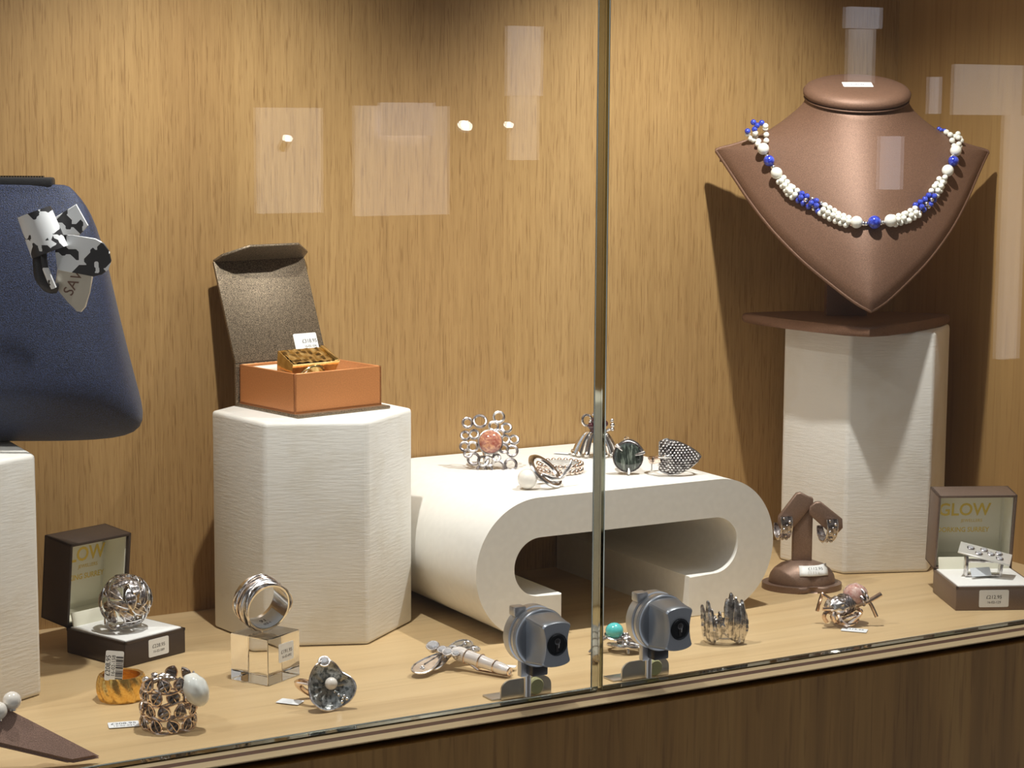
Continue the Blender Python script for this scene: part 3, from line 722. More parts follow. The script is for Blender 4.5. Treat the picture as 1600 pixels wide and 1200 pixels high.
# ---- bronze ramp with pearl earrings
def ramp_display():
    o = at(161, 1181, 0.003); t = thing('display_ramp', 'sloping bronze display pad at the bottom left corner of the shelf', 'display pad', (o.x, o.y, 0), 0)
    A, B = at(161, 1182, 0.003), at(112, 1191, 0.003)
    Cc, D = at(-80, 1146, 0.020), at(-100, 1048, 0.026)
    _n = (B-A).cross(Cc-A).normalized(); _d = ray(-100, 1048); D = CAM+_d*((A-CAM).dot(_n)/_d.dot(_n))
    b = nb(); org = V(o.x, o.y, 0)
    top = [(p-org)*1000 for p in (A, B, Cc, D)]
    n = (top[1]-top[0]).cross(top[3]-top[0]).normalized()
    if n.z < 0: n = -n
    vs = [b.verts.new(p) for p in top]+[b.verts.new(p-n*3.0) for p in top]
    b.faces.new(vs[:4]); b.faces.new(vs[4:][::-1])
    for i in range(4): b.faces.new((vs[i], vs[(i+1) % 4], vs[4+(i+1) % 4], vs[4+i]))
    bmesh.ops.bevel(b, geom=b.edges[:], offset=1.2, segments=3, affect='EDGES')
    obj('pad', b, leatherette('rose_bronze_leatherette', (0.31, 0.195, 0.15), 0.45, 0.35, 3000, 0.3, 0.2), t)
    lo = (top[2]+top[3])/2
    b = nb(); box(b, ((top[2].x+top[3].x)/2+3, (top[2].y+top[3].y)/2, lo.z/2-1.4), (8, 20, lo.z-2.8), I4, 0.4); obj('support', b, M_bronze, t)
    def surf(px, py):
        d = ray(px, py); nn = n; p0_ = A; tt = (p0_-CAM).dot(nn)/d.dot(nn); return CAM+d*tt
    for (px, py, lab) in ((19, 1109, 'round white pearl stud lying on the bronze pad, nearer its upper edge'), (-3, 1125, 'round white pearl stud on the bronze pad cut by the left picture edge')):
        p = surf(px, py)
        e = thing('pearl_stud', lab, 'earring', p+n*0.0001, -YAW, 'pearl studs on the bronze pad')
        b = nb(); ball(b, (0, 0, 3.7), 3.65, u=28, v=18); obj('pearl', b, M_pearl, e)
        b = nb(); lathe(b, [(0.3, -0.4), (1.7, -0.2), (1.6, 0.5), (0.4, 0.9)], n=16); tube(b, [V(0, 0, 0), V(0, 0, 0.8)], 0.4, seg=6); obj('post_cup', b, M_silver_b, e)
ramp_display()

# ---- dark flower dish ring
def flower_dish():
    t = thing('ring', 'dark silver flower dish ring holding a small pearl, with a flat tag beside it', 'ring', at(522, 1110)+V(0.0, 0.004, 0))
    c = V(0.5, -2, 10.6); ax = V(0.28, -0.86, 0.36).normalized(); M = frame(ax, c)
    b = nb(); n = 56; rows = []
    for j in range(9):
        s = j/8; row = []
        for k in range(n):
            a = 2*PI*k/n
            rad = 10.2*s*(1+0.07*math.cos(3*a+0.6)-0.20*max(0, math.cos(a-0.75))**6)
            z = 3.6*s*s+1.2*s*math.sin(3*a+2.2)*s + 0.32*math.sin(a*14)*s*(1-s)*2+1.3*max(0, math.cos(a-0.75))**4*s
            row.append(M @ V(rad*math.cos(a), rad*math.sin(a)*1.05, z-3))
        rows.append(row)
    top = [[b.verts.new(p) for p in r] for r in rows]; bot = [[b.verts.new(p-ax*0.6) for p in r] for r in rows]
    for j in range(8):
        for k in range(n):
            k2 = (k+1) % n
            b.faces.new((top[j][k], top[j][k2], top[j+1][k2], top[j+1][k])); b.faces.new((bot[j][k2], bot[j][k], bot[j+1][k], bot[j+1][k2]))
    for k in range(n): b.faces.new((top[8][k], top[8][(k+1) % n], bot[8][(k+1) % n], bot[8][k]))
    bmesh.ops.remove_doubles(b, verts=b.verts[:], dist=1e-4)
    obj('dish', b, M_dish, t, sharp=60)
    b = nb(); tube(b, [p-ax*0.3 for p in rows[8]], 0.5, True, 6); obj('dish_rim', b, M_silver, t)
    b = nb(); ball(b, M @ V(0.2, 1.0, 0.3), 2.8, u=26, v=16); obj('pearl', b, M_pearl, t)
    b = nb()
    ball(b, M @ V(1.6, -2.6, -0.6), 0.6); ball(b, M @ V(4.6, -6.0, 0.9), 0.7); tube(b, [M @ V(0, 0, -3), M @ V(0.2, 1, -1.8)], 0.6)
    for x, y in ((4.2, -7.4), (5.4, -4.9), (6.4, -6.2), (3.0, -4.3)): ball(b, M @ V(x, y, 0.6), 0.8, u=10, v=6)
    obj('granules', b, M_silver_b, t)
    b = nb(); cs = V(-2.5, 0, 21.3); facet(b, cs, 2.2, frame(V(0.1, -0.7, 0.7))); obj('crystal', b, M_crystal, t, sharp=4)
    b = nb(); torus(b, 2.3, 0.55, frame(V(0.1, -0.7, 0.7), cs+V(0, 0.4, -0.3)), 20, 6); lathe(b, [(2.3, -1), (1.4, -2.8)], frame(V(0.1, -0.7, 0.7), cs), 16); tube(b, [cs+V(0.3, 2.2, -1.8), c+V(-1.5, 5.5, 6), c+ax*-4.6], 1.0); obj('crystal_setting', b, M_silver, t)
    b = nb(); Ms = frame(V(0.35, 0.55, 0.75), (-8.2, 8.5, 5.8)); torus(b, 7.4, 1.25, Ms, 40, 8, flat=1.5)
    tube(b, [c+ax*-4.4, V(-2.5, 4.2, 9), V(-4, 5, 6)], 1.3)
    obj('shank', b, M_rose, t)
    flat_tag(t, (-18.5, 8, 0.4), 11, 7, -0.35)
flower_dish()

# ---- dragonfly
M_bpearl2 = mat('mother_of_pearl', (0.84, 0.80, 0.78), 0.2, 0.35, Coat_Weight=0.8)
def dragonfly():
    p0 = at(700, 1048); t = thing('brooch', 'silver dragonfly brooch with clear crystals on head and thorax', 'brooch', p0)
    u = 0.30; ZB = 8.0
    def Q(px, py, z=ZB):
        p = at(px, py, z*MM); v = Matrix.Rotation(YAW, 3, 'Z') @ (p-p0); return v*1000
    a, e = Q(708, 1018, 8), Q(796, 1049, 3.4)
    pts = [a.lerp(e, s/12) for s in range(13)]; rr = [3.5+0.0*s-0.09*s+(0.25 if s % 4 == 2 else 0) for s in range(13)]; rr[0] = 2.2; rr[-1] = 1.6
    b = nb(); tube(b, pts, rr, False, 14); obj('tail', b, M_bpearl2, t)
    b = nb()
    for s in (3, 6, 9, 12): torus(b, rr[s]+0.1, 0.35, frame(e-a, pts[s]), 20, 6)
    tube(b, [a, Q(748, 1047, 1.0)], 0.7); tube(b, [Q(748, 1047, 1.0), Q(797, 1056, 0.7)], 0.5)
    tube(b, [Q(797, 1056, .7), Q(800, 1046, 2.5)], 0.5)
    obj('tail_bands', b, M_rose, t)
    for px, py, r_ in ((676, 1008, 2.9), (691, 1014, 2.1), (699, 1018, 2.2), (707, 1013, 2.0), (712, 1020, 1.7)):
        b = nb(); c = Q(px, py, 9); Mx = frame(V(-0.1, -0.5, 0.85)); facet(b, c, r_, Mx); cr = obj('crystal', b, M_crystal, t, sharp=4)
        b = nb(); torus(b, r_, 0.45, frame(V(-0.1, -0.5, 0.85), c+V(0, 0, -0.3)), 18, 6); lathe(b, [(r_, -0.3), (r_*0.9, -2.6)], frame(V(-0.1, -0.5, 0.85), c), 14); obj('setting', b, M_silver, cr)
    b = nb(); tube(b, [Q(676, 1010, 7), Q(690, 1017, 7), a], [1.6, 2.2, 2.4]); obj('thorax', b, M_silver, t)
    def wing(root, tip, wd, zr, zt):
        r_, q = Q(*root, zr), Q(*tip, zt); d = q-r_; l = d.length; d.normalize(); nrm = V(0, -0.35, 0.93); x = d.cross(nrm).normalized(); z = x.cross(d)
        M = basis(x, d, z, r_)
        pr = []
        for i in range(28):
            a_ = 2*PI*i/28; s = 0.5-0.5*math.cos(a_); hw = wd/2*math.sin(a_)*(0.35+0.75*s); pr.append((hw, s*l))
        b = nb(); prism(b, pr[::-1], -0.25, 0.25, M); w_ = obj('wing', b, M_silver_b, t)
        b = nb(); tube(b, [M @ V(x_, y_, 0.2) for x_, y_ in pr], 0.5, True, 6)
        tube(b, [M @ V(0, l*0.1, 0.4), M @ V(wd*0.08, l*0.6, 0.5)], 0.3)
        c0 = M @ V(0, l*0.74, 0.35); torus(b, 0.9, 0.35, basis(x, d, z, c0), 14, 6)
        obj('wing_rim', b, M_silver, w_)
    wing((690, 1021), (649, 1052), 11, 6.5, 2.5); wing((702, 1025), (670, 1046), 7, 5.5, 2.0)
    wing((700, 1015), (735, 1003), 9, 8.0, 8.5); wing((712, 1018), (748, 1013), 7, 7.5, 6.5)
    flat_tag(t, Q(793, 1041, 2.0), 8, 4, -0.25)
dragonfly()

# ---- rings on the riser
def flower_stone():
    t = thing('ring', 'silver flower ring of open circles around a pink rutilated stone, on the riser', 'ring', at(768, 731, BZ))
    u = 0.349; ax = V(0.05, -0.93, 0.36).normalized(); M = frame(ax, (-0.6, -3, 15.2))
    L_ = [(488, 190, 38), (590, 180, 52), (745, 145, 42), (700, 225, 36), (805, 235, 38), (750, 288, 33), (865, 330, 36), (470, 295, 35), (540, 290, 36), (462, 382, 34), (528, 388, 38), (850, 420, 42), (795, 330, 33), (535, 480, 45), (612, 500, 40), (600, 570, 36), (730, 545, 52), (838, 525, 46), (780, 405, 33), (660, 505, 36), (490, 440, 30), (720, 478, 28)]
    for x, y, r in L_:
        dx = (x/5.333+640-766)*u; dz = (685-(y/5.333+620))*u/0.96; R = r/5.333*u
        b = nb(); d = math.hypot(dx, dz); torus(b, R*1.0, 0.78, M @ Matrix.Translation((dx, dz, -1.2-0.012*d*d+random.uniform(-.4, .4))) @ Matrix.Rotation(random.uniform(-.3, .3), 4, 'X'), 22, 7)
        obj('open_circle', b, M_oxid if random.random() < 0.5 else M_silver, t)
    b = nb(); ball(b, M @ V(0, -0.6, 0), 6.2, (1, 1, 0.62), frame(ax), 32, 18); obj('stone', b, M_pink, t)
    b = nb(); torus(b, 6.3, 0.6, M @ Matrix.Translation((0, -0.6, -0.6)), 32, 8); lathe(b, [(6.3, -0.6), (6.0, -2.4), (0, -2.6)], M @ Matrix.Translation((0, -0.6, 0)), 28); obj('bezel', b, M_silver, t)
    b = nb(); torus(b, 9.3, 1.2, frame(V(0.85, 0.1, 0.0), (-3, 7, 9.6)), 40, 8, flat=1.6); obj('shank', b, M_silver_b, t)
flower_stone()
def pearl_bypass():
    t = thing('ring', 'crossover silver ring with one large white pearl, lying on the riser', 'ring', at(824, 764, BZ))
    b = nb(); ball(b, (0, 0, 5.1), 5.05, u=36, v=22); obj('pearl', b, M_pearl, t)
    b = nb(); Ms = frame(V(0.62, -0.30, 0.72), (9.0, 7.0, 8.0)); torus(b, 9.2, 1.15, Ms, 44, 8, flat=1.5); obj('shank', b, M_silver_b, t)
    b = nb(); pts = spline([V(5, 1, 5.6), V(8, 2.5, 6.4), V(13, 3, 4.6), V(17, 6, 4.5), V(21, 8, 9.5), V(22.5, 9, 13)], 5); tube(b, pts, [1.3]*(len(pts)-6)+[1.2, 1.1, 0.9, 0.7, 0.4, 0.2], False, 8, 0.6)
    ball(b, (6.6, -0.8, 6.2), 2.0); obj('crossing_arm', b, M_silver, t)
pearl_bypass()
def bead_band():
    t = thing('ring', 'narrow silver band ring of bead granules lying behind the large pearl ring', 'ring', at(884, 740, BZ)+V(0, 0.006, 0))
    b = nb(); R = 11.5
    for i in range(22):
        a = 2*PI*i/22
        for z in (1.3, 4.3): ball(b, (R*math.cos(a+z*0.1), R*math.sin(a+z*0.1), z), 1.35, u=10, v=7)
    obj('beads', b, M_rose, t)
    b = nb(); band(b, R-0.6, 4.5, 0.7, Matrix.Translation((0, 0, 2.6))); obj('band', b, M_silver_b, t)
bead_band()
def garnet_spider():
    t = thing('ring', 'silver cluster ring with dark red stones and curled claws, standing behind the pane joint', 'ring', at(930, 712, BZ))
    b = nb()
    for i in range(9):
        a = PI*0.95+i*PI*1.1/8; x, y = math.cos(a), math.sin(a)
        pts = spline([V(x*2, y*2, 13), V(x*6, y*4.5, 12), V(x*9.5, y*7, 7), V(x*12, y*9, 1.6), V(x*13.0, y*9.5, 3.4)], 4); tube(b, pts, [1.25]*(len(pts)-2)+[0.8, 0.3], False, 7, 1.3)
    for s in (-1, 1):
        tube(b, spline([V(s*3, 3, 13), V(s*8, 5, 9), V(s*11, 4, 4), V(s*12.5, 2, 0.9)], 4), 1.0, False, 7)
    obj('claws', b, M_silver_b, t)
    b = nb()
    for x, y, z, r_ in ((0, 0, 15, 3.4), (-2.2, -1.5, 17, 2.3), (3, -1, 16, 2.6), (0, -2, 20, 2.4), (5, 0, 18, 2)): ball(b, (x, y, z), r_)
    obj('dark_stones', b, M_garnet, t)
    b = nb()
    for x, y, z, r_ in ((-1, -1, 23.5, 1.2), (9, -1, 20, 1.1), (9.3, -1, 17.5, 1.3), (9.2, -1, 15.2, 1.2), (-5, -2, 11.8, 1.2), (-2.8, -3, 10.4, 1.2), (6, -2.5, 12, 1.1), (3, -2, 21.5, 1.1), (-3, -2, 19.6, 1.0)): ball(b, (x, y, z), r_, u=10, v=8)
    torus(b, 3.0, 0.8, frame(V(0.5, -0.9, 0.15), (-4.8, -1, 20.0)), 24, 7)
    tube(b, [V(-3, -1, 17), V(-1, -1, 13)], 0.8); tube(b, [V(8, 0, 15), V(4, 0, 13)], 0.8)
    obj('granules', b, M_silver, t)
    flat_tag(t, (-18, 6, 0.3), 9, 5, -0.4)
garnet_spider()
def green_ring():
    t = thing('ring', 'silver claw ring with round dark green streaked stone on the riser', 'ring', at(981, 741, BZ))
    ax = V(0.10, -0.97, 0.20).normalized(); c = V(0, 0, 9.2); M = frame(ax, c)
    b = nb(); lathe(b, [(0, 1.7), (3, 1.6), (5.5, 1.2), (7.3, 0.3), (7.5, -0.6), (0, -0.8)], M, 48); obj('stone', b, M_green, t, sharp=50)
    b = nb(); lathe(b, [(7.55, 0.2), (8.15, 0.2), (8.1, -1.6), (0, -1.9)], M, 48); obj('bezel', b, M_oxid, t)
    b = nb()
    for a, l in ((2.35, 3.6), (0.25, 4.6), (4.71, 2.2)):
        d = V(math.cos(a), math.sin(a), 0)
        tube(b, [M @ (d*8.6+V(0, 0, -1.5)), M @ (d*8.5+V(0, 0, 1.2)), M @ (d*(8.2-l*0.5)+V(0, 0, 2.1)), M @ (d*(8.2-l)+V(0, 0, 1.9))], [0.9, 0.9, 0.8, 0.35], False, 8)
    obj('claws', b, M_silver, t)
    b = nb(); torus(b, 8.2, 1.0, frame(V(1, 0.15, 0), (0, 9.6, 9.2)), 40, 8, flat=1.5)
    tube(b, spline([M @ V(-5, 6.5, -1.4), M @ V(0, 9.0, -1.8), M @ V(5, 7, -1.4), M @ V(8, 3, -1)], 5), 0.9)
    obj('shank', b, M_silver_b, t)
green_ring()
def mesh_ring():
    t = thing('ring', 'silver ring with a pointed heart-shaped woven mesh front at the right of the riser', 'ring', at(1058, 742, BZ))
    u = 0.345
    def hw(s):   # half height along x 0..1
        return 9.2*(math.sin(PI*min(1, (s*0.88+0.12))**0.62))**0.75 if s < 1 else 0.0
    LX = 22.0
    b = nb(); nx, nz = 26, 14; rows = []
    def P3(s, v):
        x = -9.5+LX*s; h = max(hw(s), 0.05); z = 9.6+v*h+ (0.6 if s < .2 else 0)
        y = -5.5+0.045*(x+1)**2+0.035*(v*h)**2; return V(x, y, z)
    for i in range(nx+1):
        rows.append([P3(i/nx, -1+2*j/nz) for j in range(nz+1)])
    top = [[b.verts.new(p) for p in r] for r in rows]; bot = [[b.verts.new(p+V(0, 0.8, 0)) for p in r] for r in rows]
    for i in range(nx):
        for j in range(nz):
            b.faces.new((top[i][j], top[i+1][j], top[i+1][j+1], top[i][j+1])); b.faces.new((bot[i][j+1], bot[i+1][j+1], bot[i+1][j], bot[i][j]))
    for i in range(nx):
        for j in (0, nz): b.faces.new((top[i][j], bot[i][j], bot[i+1][j], top[i+1][j]))
    for j in range(nz): b.faces.new((top[0][j], top[0][j+1], bot[0][j+1], bot[0][j])); b.faces.new((top[nx][j], top[nx][j+1], bot[nx][j+1], bot[nx][j]))
    pl = obj('back_plate', b, M_oxid3, t)
    b = nb(); zz = -10.0; k = 0
    while zz < 10:
        x = -9.5+(0.92 if k % 2 else 0)
        while x < -9.5+LX:
            s = (x+9.5)/LX; h = hw(s)
            if abs(zz) < h-0.2:
                p = P3(s, zz/max(h, .01)); ball(b, p+V(0, -0.5, 0), 0.88, (1.0, 0.8, 0.62), u=8, v=6)
            x += 1.85
        zz += 1.3; k += 1
    obj('woven_mesh', b, M_silver, t)
    b = nb(); edge = [P3(i/nx, 1) for i in range(nx+1)]+[P3(i/nx, -1) for i in range(nx, -1, -1)]
    tube(b, edge, 0.5, True, 6); ball(b, P3(0.16, 0.05)+V(0, -1.2, 0), 1.3, (1.8, 1, 0.8)); tube(b, [P3(0, 0)+V(-0.5, -1, 0), P3(0.15, 0)+V(0, -1.4, 0)], 0.7); obj('edge_wire', b, M_silver_b, t)
    b = nb(); pts = spline([V(-9, -3, 9), V(-13, 1, 7.5), V(-14, 8, 6.5), V(-8, 13, 6), V(2, 14, 6), V(9, 9, 7), V(11, 2, 8)], 6); tube(b, pts, 1.9, False, 8, 0.4)
    obj('shank', b, M_rose, t)
    b = nb(); tube(b, [V(-13.2, 6, 5.5), V(-13.2, 6, 0.5)], 0.5); tube(b, [V(2, 13.8, 5), V(2, 13.8, 0.4)], 0.5)
    obj('ring_prop', b, M_silver_b, t)
mesh_ring()

# ---- turquoise insect ring
def turq():
    p0 = at(965, 1021); t = thing('ring', 'silver insect ring with a turquoise stone, half hidden behind the right lock', 'ring', p0+V(0, 0.004, 0))
    b = nb(); ball(b, (0.5, 0, 10.4), 4.2, (1.05, 1, 0.95), u=24, v=16); obj('turquoise_stone', b, M_turq, t)
    b = nb()
    for i in range(60):
        a = random.random()*6.28; e = random.random()**0.5
        ball(b, (8+5.6*e*math.cos(a), -0.5+3.5*e*math.sin(a), 9.0-1.8*e+random.uniform(-.4, .6)), random.uniform(0.6, 1.1), u=7, v=5)
    ball(b, (8, 0, 6.6), 4.8, (1.25, 0.9, 0.5)); obj('granule_body', b, M_oxid, t)
    b = nb()
    torus(b, 4.4, 0.6, frame(V(0, -0.3, 1), (0.5, 0, 8.2)), 24, 6)
    for pts in ([V(2, -1, 7), V(-5, -3, 7), V(-12, -6, 1.0)], [V(4, -1, 6), V(6.5, -5, 6.5), V(7, -7, 0.8)], [V(2, -1, 5), V(8, -5, 3.6), V(18, -5, 3.2)], [V(1, -1, 6.5), V(9, -4, 5), V(19, -3, 2.0), V(23, -4, 0.8)], [V(10, 0, 6), V(15, -2, 7), V(18, -4, 1)], [V(3, 2, 7), V(-4, 5, 6), V(-7, 7, 1)], [V(5, -3, 6.5), V(4.5, -4, 4.5), V(6, -5, 3)]):
        tube(b, spline(pts, 5), 0.75, False, 7)
    torus(b, 8.2, 0.9, frame(V(0.1, 0.2, 1), (6, 1, 2.6)), 36, 8, flat=1.3)
    obj('legs', b, M_silver, t)
turq()

# ---- spiky ring
def spiky():
    t = thing('ring', 'silver ring of tall jagged upright spikes in front of the riser', 'ring', at(1145, 1010)+V(0.0005, 0.008, 0))
    b = nb(); tops = [(-10.4, 19.5, 4), (-8.3, 22, 2), (-6.6, 18.5, 0.8), (-4.8, 15, 2.5), (-3.0, 17, 4), (-1.2, 14, 6), (0.6, 23.5, 5), (2.2, 26.5, 4), (4.0, 22.5, 3), (5.6, 24, 2), (7.4, 21, 0.8), (9.0, 22.5, 2), (10.2, 16, 4)]
    for i, (x, zt, zb) in enumerate(tops):
        y = -math.sqrt(max(0, 11.5**2-x*x))*0.62+1.5; dx = random.uniform(-1.2, 0.4)
        pts = [V(x*0.93-dx*0.4, y, zb), V(x*0.98, y-0.5, zb+3), V(x, y-0.8, (zb+zt)/2), V(x+dx*0.5, y-0.3, zt-3), V(x+dx, y+0.3, zt)]
        q = spline(pts, 4); n = len(q)
        tube(b, [v+V(random.uniform(-.18, .18), random.uniform(-.18, .18), 0) for v in q], [(0.35+1.35*math.sin(PI*min(0.97, 0.12+0.85*k/(n-1)))**0.8) for k in range(n)], False, 6)
    obj('spikes', b, M_oxid2, t, sharp=25)
    b = nb(); band(b, 9.8, 3.2, 1.0, Matrix.Translation((0, 2.5, 1.9)) @ Matrix.Diagonal((1, 0.8, 1, 1))); tube(b, [V(-9.5, -1.2, 10), V(-4, -4.9, 9.5), V(4, -4.9, 9.5), V(9.5, -1.2, 10)], 1.1); tube(b, spline([V(-9.5, -0, 10), V(-9.8, 3, 4), V(-9, 4, 1.5)], 4), 1.0); tube(b, spline([V(9.5, 0, 10), V(9.8, 3, 4), V(9, 4, 1.5)], 4), 1.0); obj('band', b, M_silver_b, t)
spiky()

# ---- beetle ring with rose stone
def beetle():
    p0 = at(1335, 982); t = thing('ring', 'silver beetle ring with a rose pink stone behind its body, on the shelf', 'ring', p0+V(0, 0.008, 0))
    u = 0.328
    def Q(px, py, y=0.0): return V((px-1335)*u, y, max(0.5, (981-py)*u*1.02-y*0.22+1.2))
    b = nb(); c = Q(1322, 955, -2); q = bmesh.ops.create_icosphere(b, subdivisions=4, radius=6.0)['verts']
    for v in q:
        k = 1+0.13*noise.noise(v.co*0.55+V(3, 1, 2)); v.co = V(v.co.x*1.1*k, v.co.y*0.9*k, v.co.z*0.85*k)
    bmesh.ops.translate(b, vec=c, verts=q); obj('body', b, M_silver, t)
    b = nb()
    for i in range(6):
        a = c+V(3.0+i*1.3, 2+i*0.8, 0.3+i*0.15); torus(b, 5.2-0.25*i, 0.75, frame(V(0.85, 0.4, 0.05), a), 24, 6)
    obj('ribs', b, M_oxid, t)
    b = nb(); q = bmesh.ops.create_icosphere(b, subdivisions=3, radius=6.4)['verts']
    for v in q: v.co *= 1+0.1*noise.noise(v.co*0.3+V(8, 1, 2)); v.co.z *= 0.95
    bmesh.ops.translate(b, vec=Q(1353, 937, 4), verts=q); obj('stone', b, M_rosest, t)
    b = nb()
    def S(pts, r=0.85): tube(b, spline([Q(*p) for p in pts], 5), r, False, 7)
    S([(1320, 950, 0), (1303, 938, 2), (1300, 937, 3), (1293, 963, 3)], 1.0)
    S([(1330, 962, -3), (1315, 959, -6), (1297, 959, -7)], 1.0)
    S([(1318, 960, -4), (1303, 964, -6), (1300, 972, -6), (1305, 980, -6)], 1.1)
    S([(1318, 960, -5), (1314, 968, -7), (1317, 979, -7)], 1.0); S([(1322, 966, -5), (1326, 978, -8), (1335, 985, -8)], 1.1)
    S([(1350, 966, -2), (1357, 968, -4), (1338, 982, -6)], 1.0); S([(1345, 955, 0), (1370, 947, -1), (1391, 935, -1)], 1.3)
    S([(1360, 950, 0), (1372, 948, -1), (1384, 971, -2)], 1.0); S([(1345, 955, 4), (1362, 962, 3), (1358, 972, 3)], 1.0)
    torus(b, 8.4, 1.0, frame(V(0, -0.15, 1), Q(1336, 974, 2)), 36, 8, ry=6.5)
    for y in (-2, -4, -6): tube(b, [Q(1326, 975, y), Q(1350, 968, y)], 0.6)
    obj('legs', b, M_rose, t)
    b = nb()
    for px, py, y in ((1364, 934, 0), (1368, 940, -0.5), (1362, 944, -1)): tube(b, spline([Q(px-8, py-8, y+2), Q(px, py, y-1.6), Q(px+2, py+9, y)], 4), 0.9)
    obj('claw', b, M_oxid, t)
    flat_tag(t, (3.2, -11.5, 0.3), 13, 7, -0.32, 0.0, ('£212.95',))
beetle()

# ---- earring stand
def ear_stand():
    t = thing('earring_stand', 'small brown earring stand with two slanting arms before the tall plinth', 'earring stand', at(1260, 927)+V(0.006, 0.012, 0))
    b = nb(); pts = []
    n = 72
    for k in range(n):
        a = 2*PI*k/n; r_ = 1+0.0*math.cos(a)
        notch = 0.16*math.exp(-((a-(1.5*PI+0.22))/0.16)**2)
        pts.append((22.0*math.cos(a)*(1-notch), 16.5*math.sin(a)*(1-notch*1.4)))
    prism(b, pts, 0, 3.4, I4, 1.2, 3, side_only=True); obj('foot', b, M_bronze_d, t, sharp=50)
    b = nb()
    def fn(a, z): return 1-0.10*math.exp(-(((a-(1.5*PI+0.25)))/0.16)**2)
    lathe(b, [(18.2, 3.2), (18.4, 5), (17.6, 8), (15.5, 11), (12, 13.6), (7, 15.3), (0, 16)], Matrix.Diagonal((1, 0.74, 1, 1)), 64, fn=fn); obj('dome', b, M_bronze_d, t, sharp=60)
    b = nb(); box(b, (-0.3, 1, 32), (11.0, 5.0, 38), I4, 1.2, 3); obj('post', b, M_bronze_d, t)
    def arm(poly, y, th):
        b = nb(); prism(b, poly, 0, th, Matrix(((1, 0, 0, 0), (0, 0, -1, y), (0, 1, 0, 0), (0, 0, 0, 1))), 1.0, 3, side_only=True); obj('arm', b, M_bronze_d, t, sharp=50)
    arm([(-14.3, 36.5), (-14, 40.5), (-4.5, 53.5), (-2.0, 54), (4.7, 50.5), (4.5, 46), (-6, 34), (-9.0, 31.5), (-12.5, 32.5)], 1.0, 3.6)
    arm([(3.0, 46.5), (6.0, 49.0), (9, 49.0), (21.0, 39.5), (21.4, 34.5), (19, 31.8), (14.5, 31.5), (2.5, 42.0)], -0.6, 3.6)
    # curved sticker on the dome
    b = nb(); rows = []
    for i in range(7):
        x = -3+i*2.7; row = []
        for j in range(5):
            f = 0.60+0.31*j/4; rr = 18.6*f
            zz = 3.4+12.75*math.sqrt(max(0, 1-f**2.2)); yy = -0.74*math.sqrt(max(0.5, rr*rr-x*x*0.9)); row.append(b.verts.new(V(x, yy-0.35, zz+0.4)))
        rows.append(row)
    for i in range(6):
        for j in range(4): b.faces.new((rows[i][j], rows[i+1][j], rows[i+1][j+1], rows[i][j+1]))
    ps = obj('price_sticker', b, M_paper, t, sharp=80); so = ps.modifiers.new('t', 'SOLIDIFY'); so.thickness = 0.0002
    text('£112.95', 2.6, M_ink, ps, (5.6, -11.9, 13.4), (math.radians(38), 0, 0.05), 'price_print')
    MT = Matrix.Translation(t.location) @ Matrix.Rotation(-YAW, 4, 'Z')
    for (x, y, z, lab, tw) in ((-9.6, -3.2, 42.5, 'studded silver half-hoop earring hanging on the stand arm at left', -0.25), (15.0, -4.8, 41.5, 'studded silver half-hoop earring hanging on the stand arm at right', -0.15)):
        e = thing('earring', lab, 'earring', MT @ (V(x, y, z)*MM), -YAW+tw, 'hoop earrings on the brown stand')
        b = nb(); rows = []; n = 22; hw_ = 3.2
        for i in range(n+1):
            a = math.radians(30-200*i/n); R = 7.6
            cpt = V(-4.5+R*math.cos(a), -1.0, -6.0+R*math.sin(a)*1.15); wv = hw_*(1-0.55*(i/n)**3)
            rad = V(math.cos(a), 0, math.sin(a))
            rows.append([b.verts.new(cpt+V(0, s*wv, 0)+rad*o_) for s, o_ in ((-1, 0.35), (1, 0.35), (1, -0.35), (-1, -0.35))])
        for i in range(n):
            for k in range(4): b.faces.new((rows[i][k], rows[i][(k+1) % 4], rows[i+1][(k+1) % 4], rows[i+1][k]))
        b.faces.new(rows[0]); b.faces.new(rows[-1][::-1])
        rz = Matrix.Rotation(math.radians(-62), 4, 'Z'); bmesh.ops.transform(b, matrix=rz, verts=b.verts[:])
        obj('hoop', b, M_oxid, e)
        b = nb()
        for i in range(13):
            a = math.radians(24-13*i); s = (-1, 0.9, 0)[i % 3]*1.7
            cpt = V(-4.5+8.1*math.cos(a), -1.0+s, -6.0+8.1*math.sin(a)*1.13); ball(b, cpt, 0.95 if i % 2 else 0.75, u=9, v=6)
        for s in (-1, 1):
            pts = []
            for i in range(n+1):
                a = math.radians(30-200*i/n); pts.append(V(-4.5+7.7*math.cos(a), -1.0+s*3.1*(1-0.55*(i/n)**3), -6+7.7*math.sin(a)*1.15))
            tube(b, pts, 0.42, False, 6)
        tube(b, [V(2, -1, -2.2), V(-2, 2.2, -1.0), V(-3, 3.6, -1.0)], 0.35)
        bmesh.ops.transform(b, matrix=rz, verts=b.verts[:]); obj('studs', b, M_silver, e)
ear_stand()

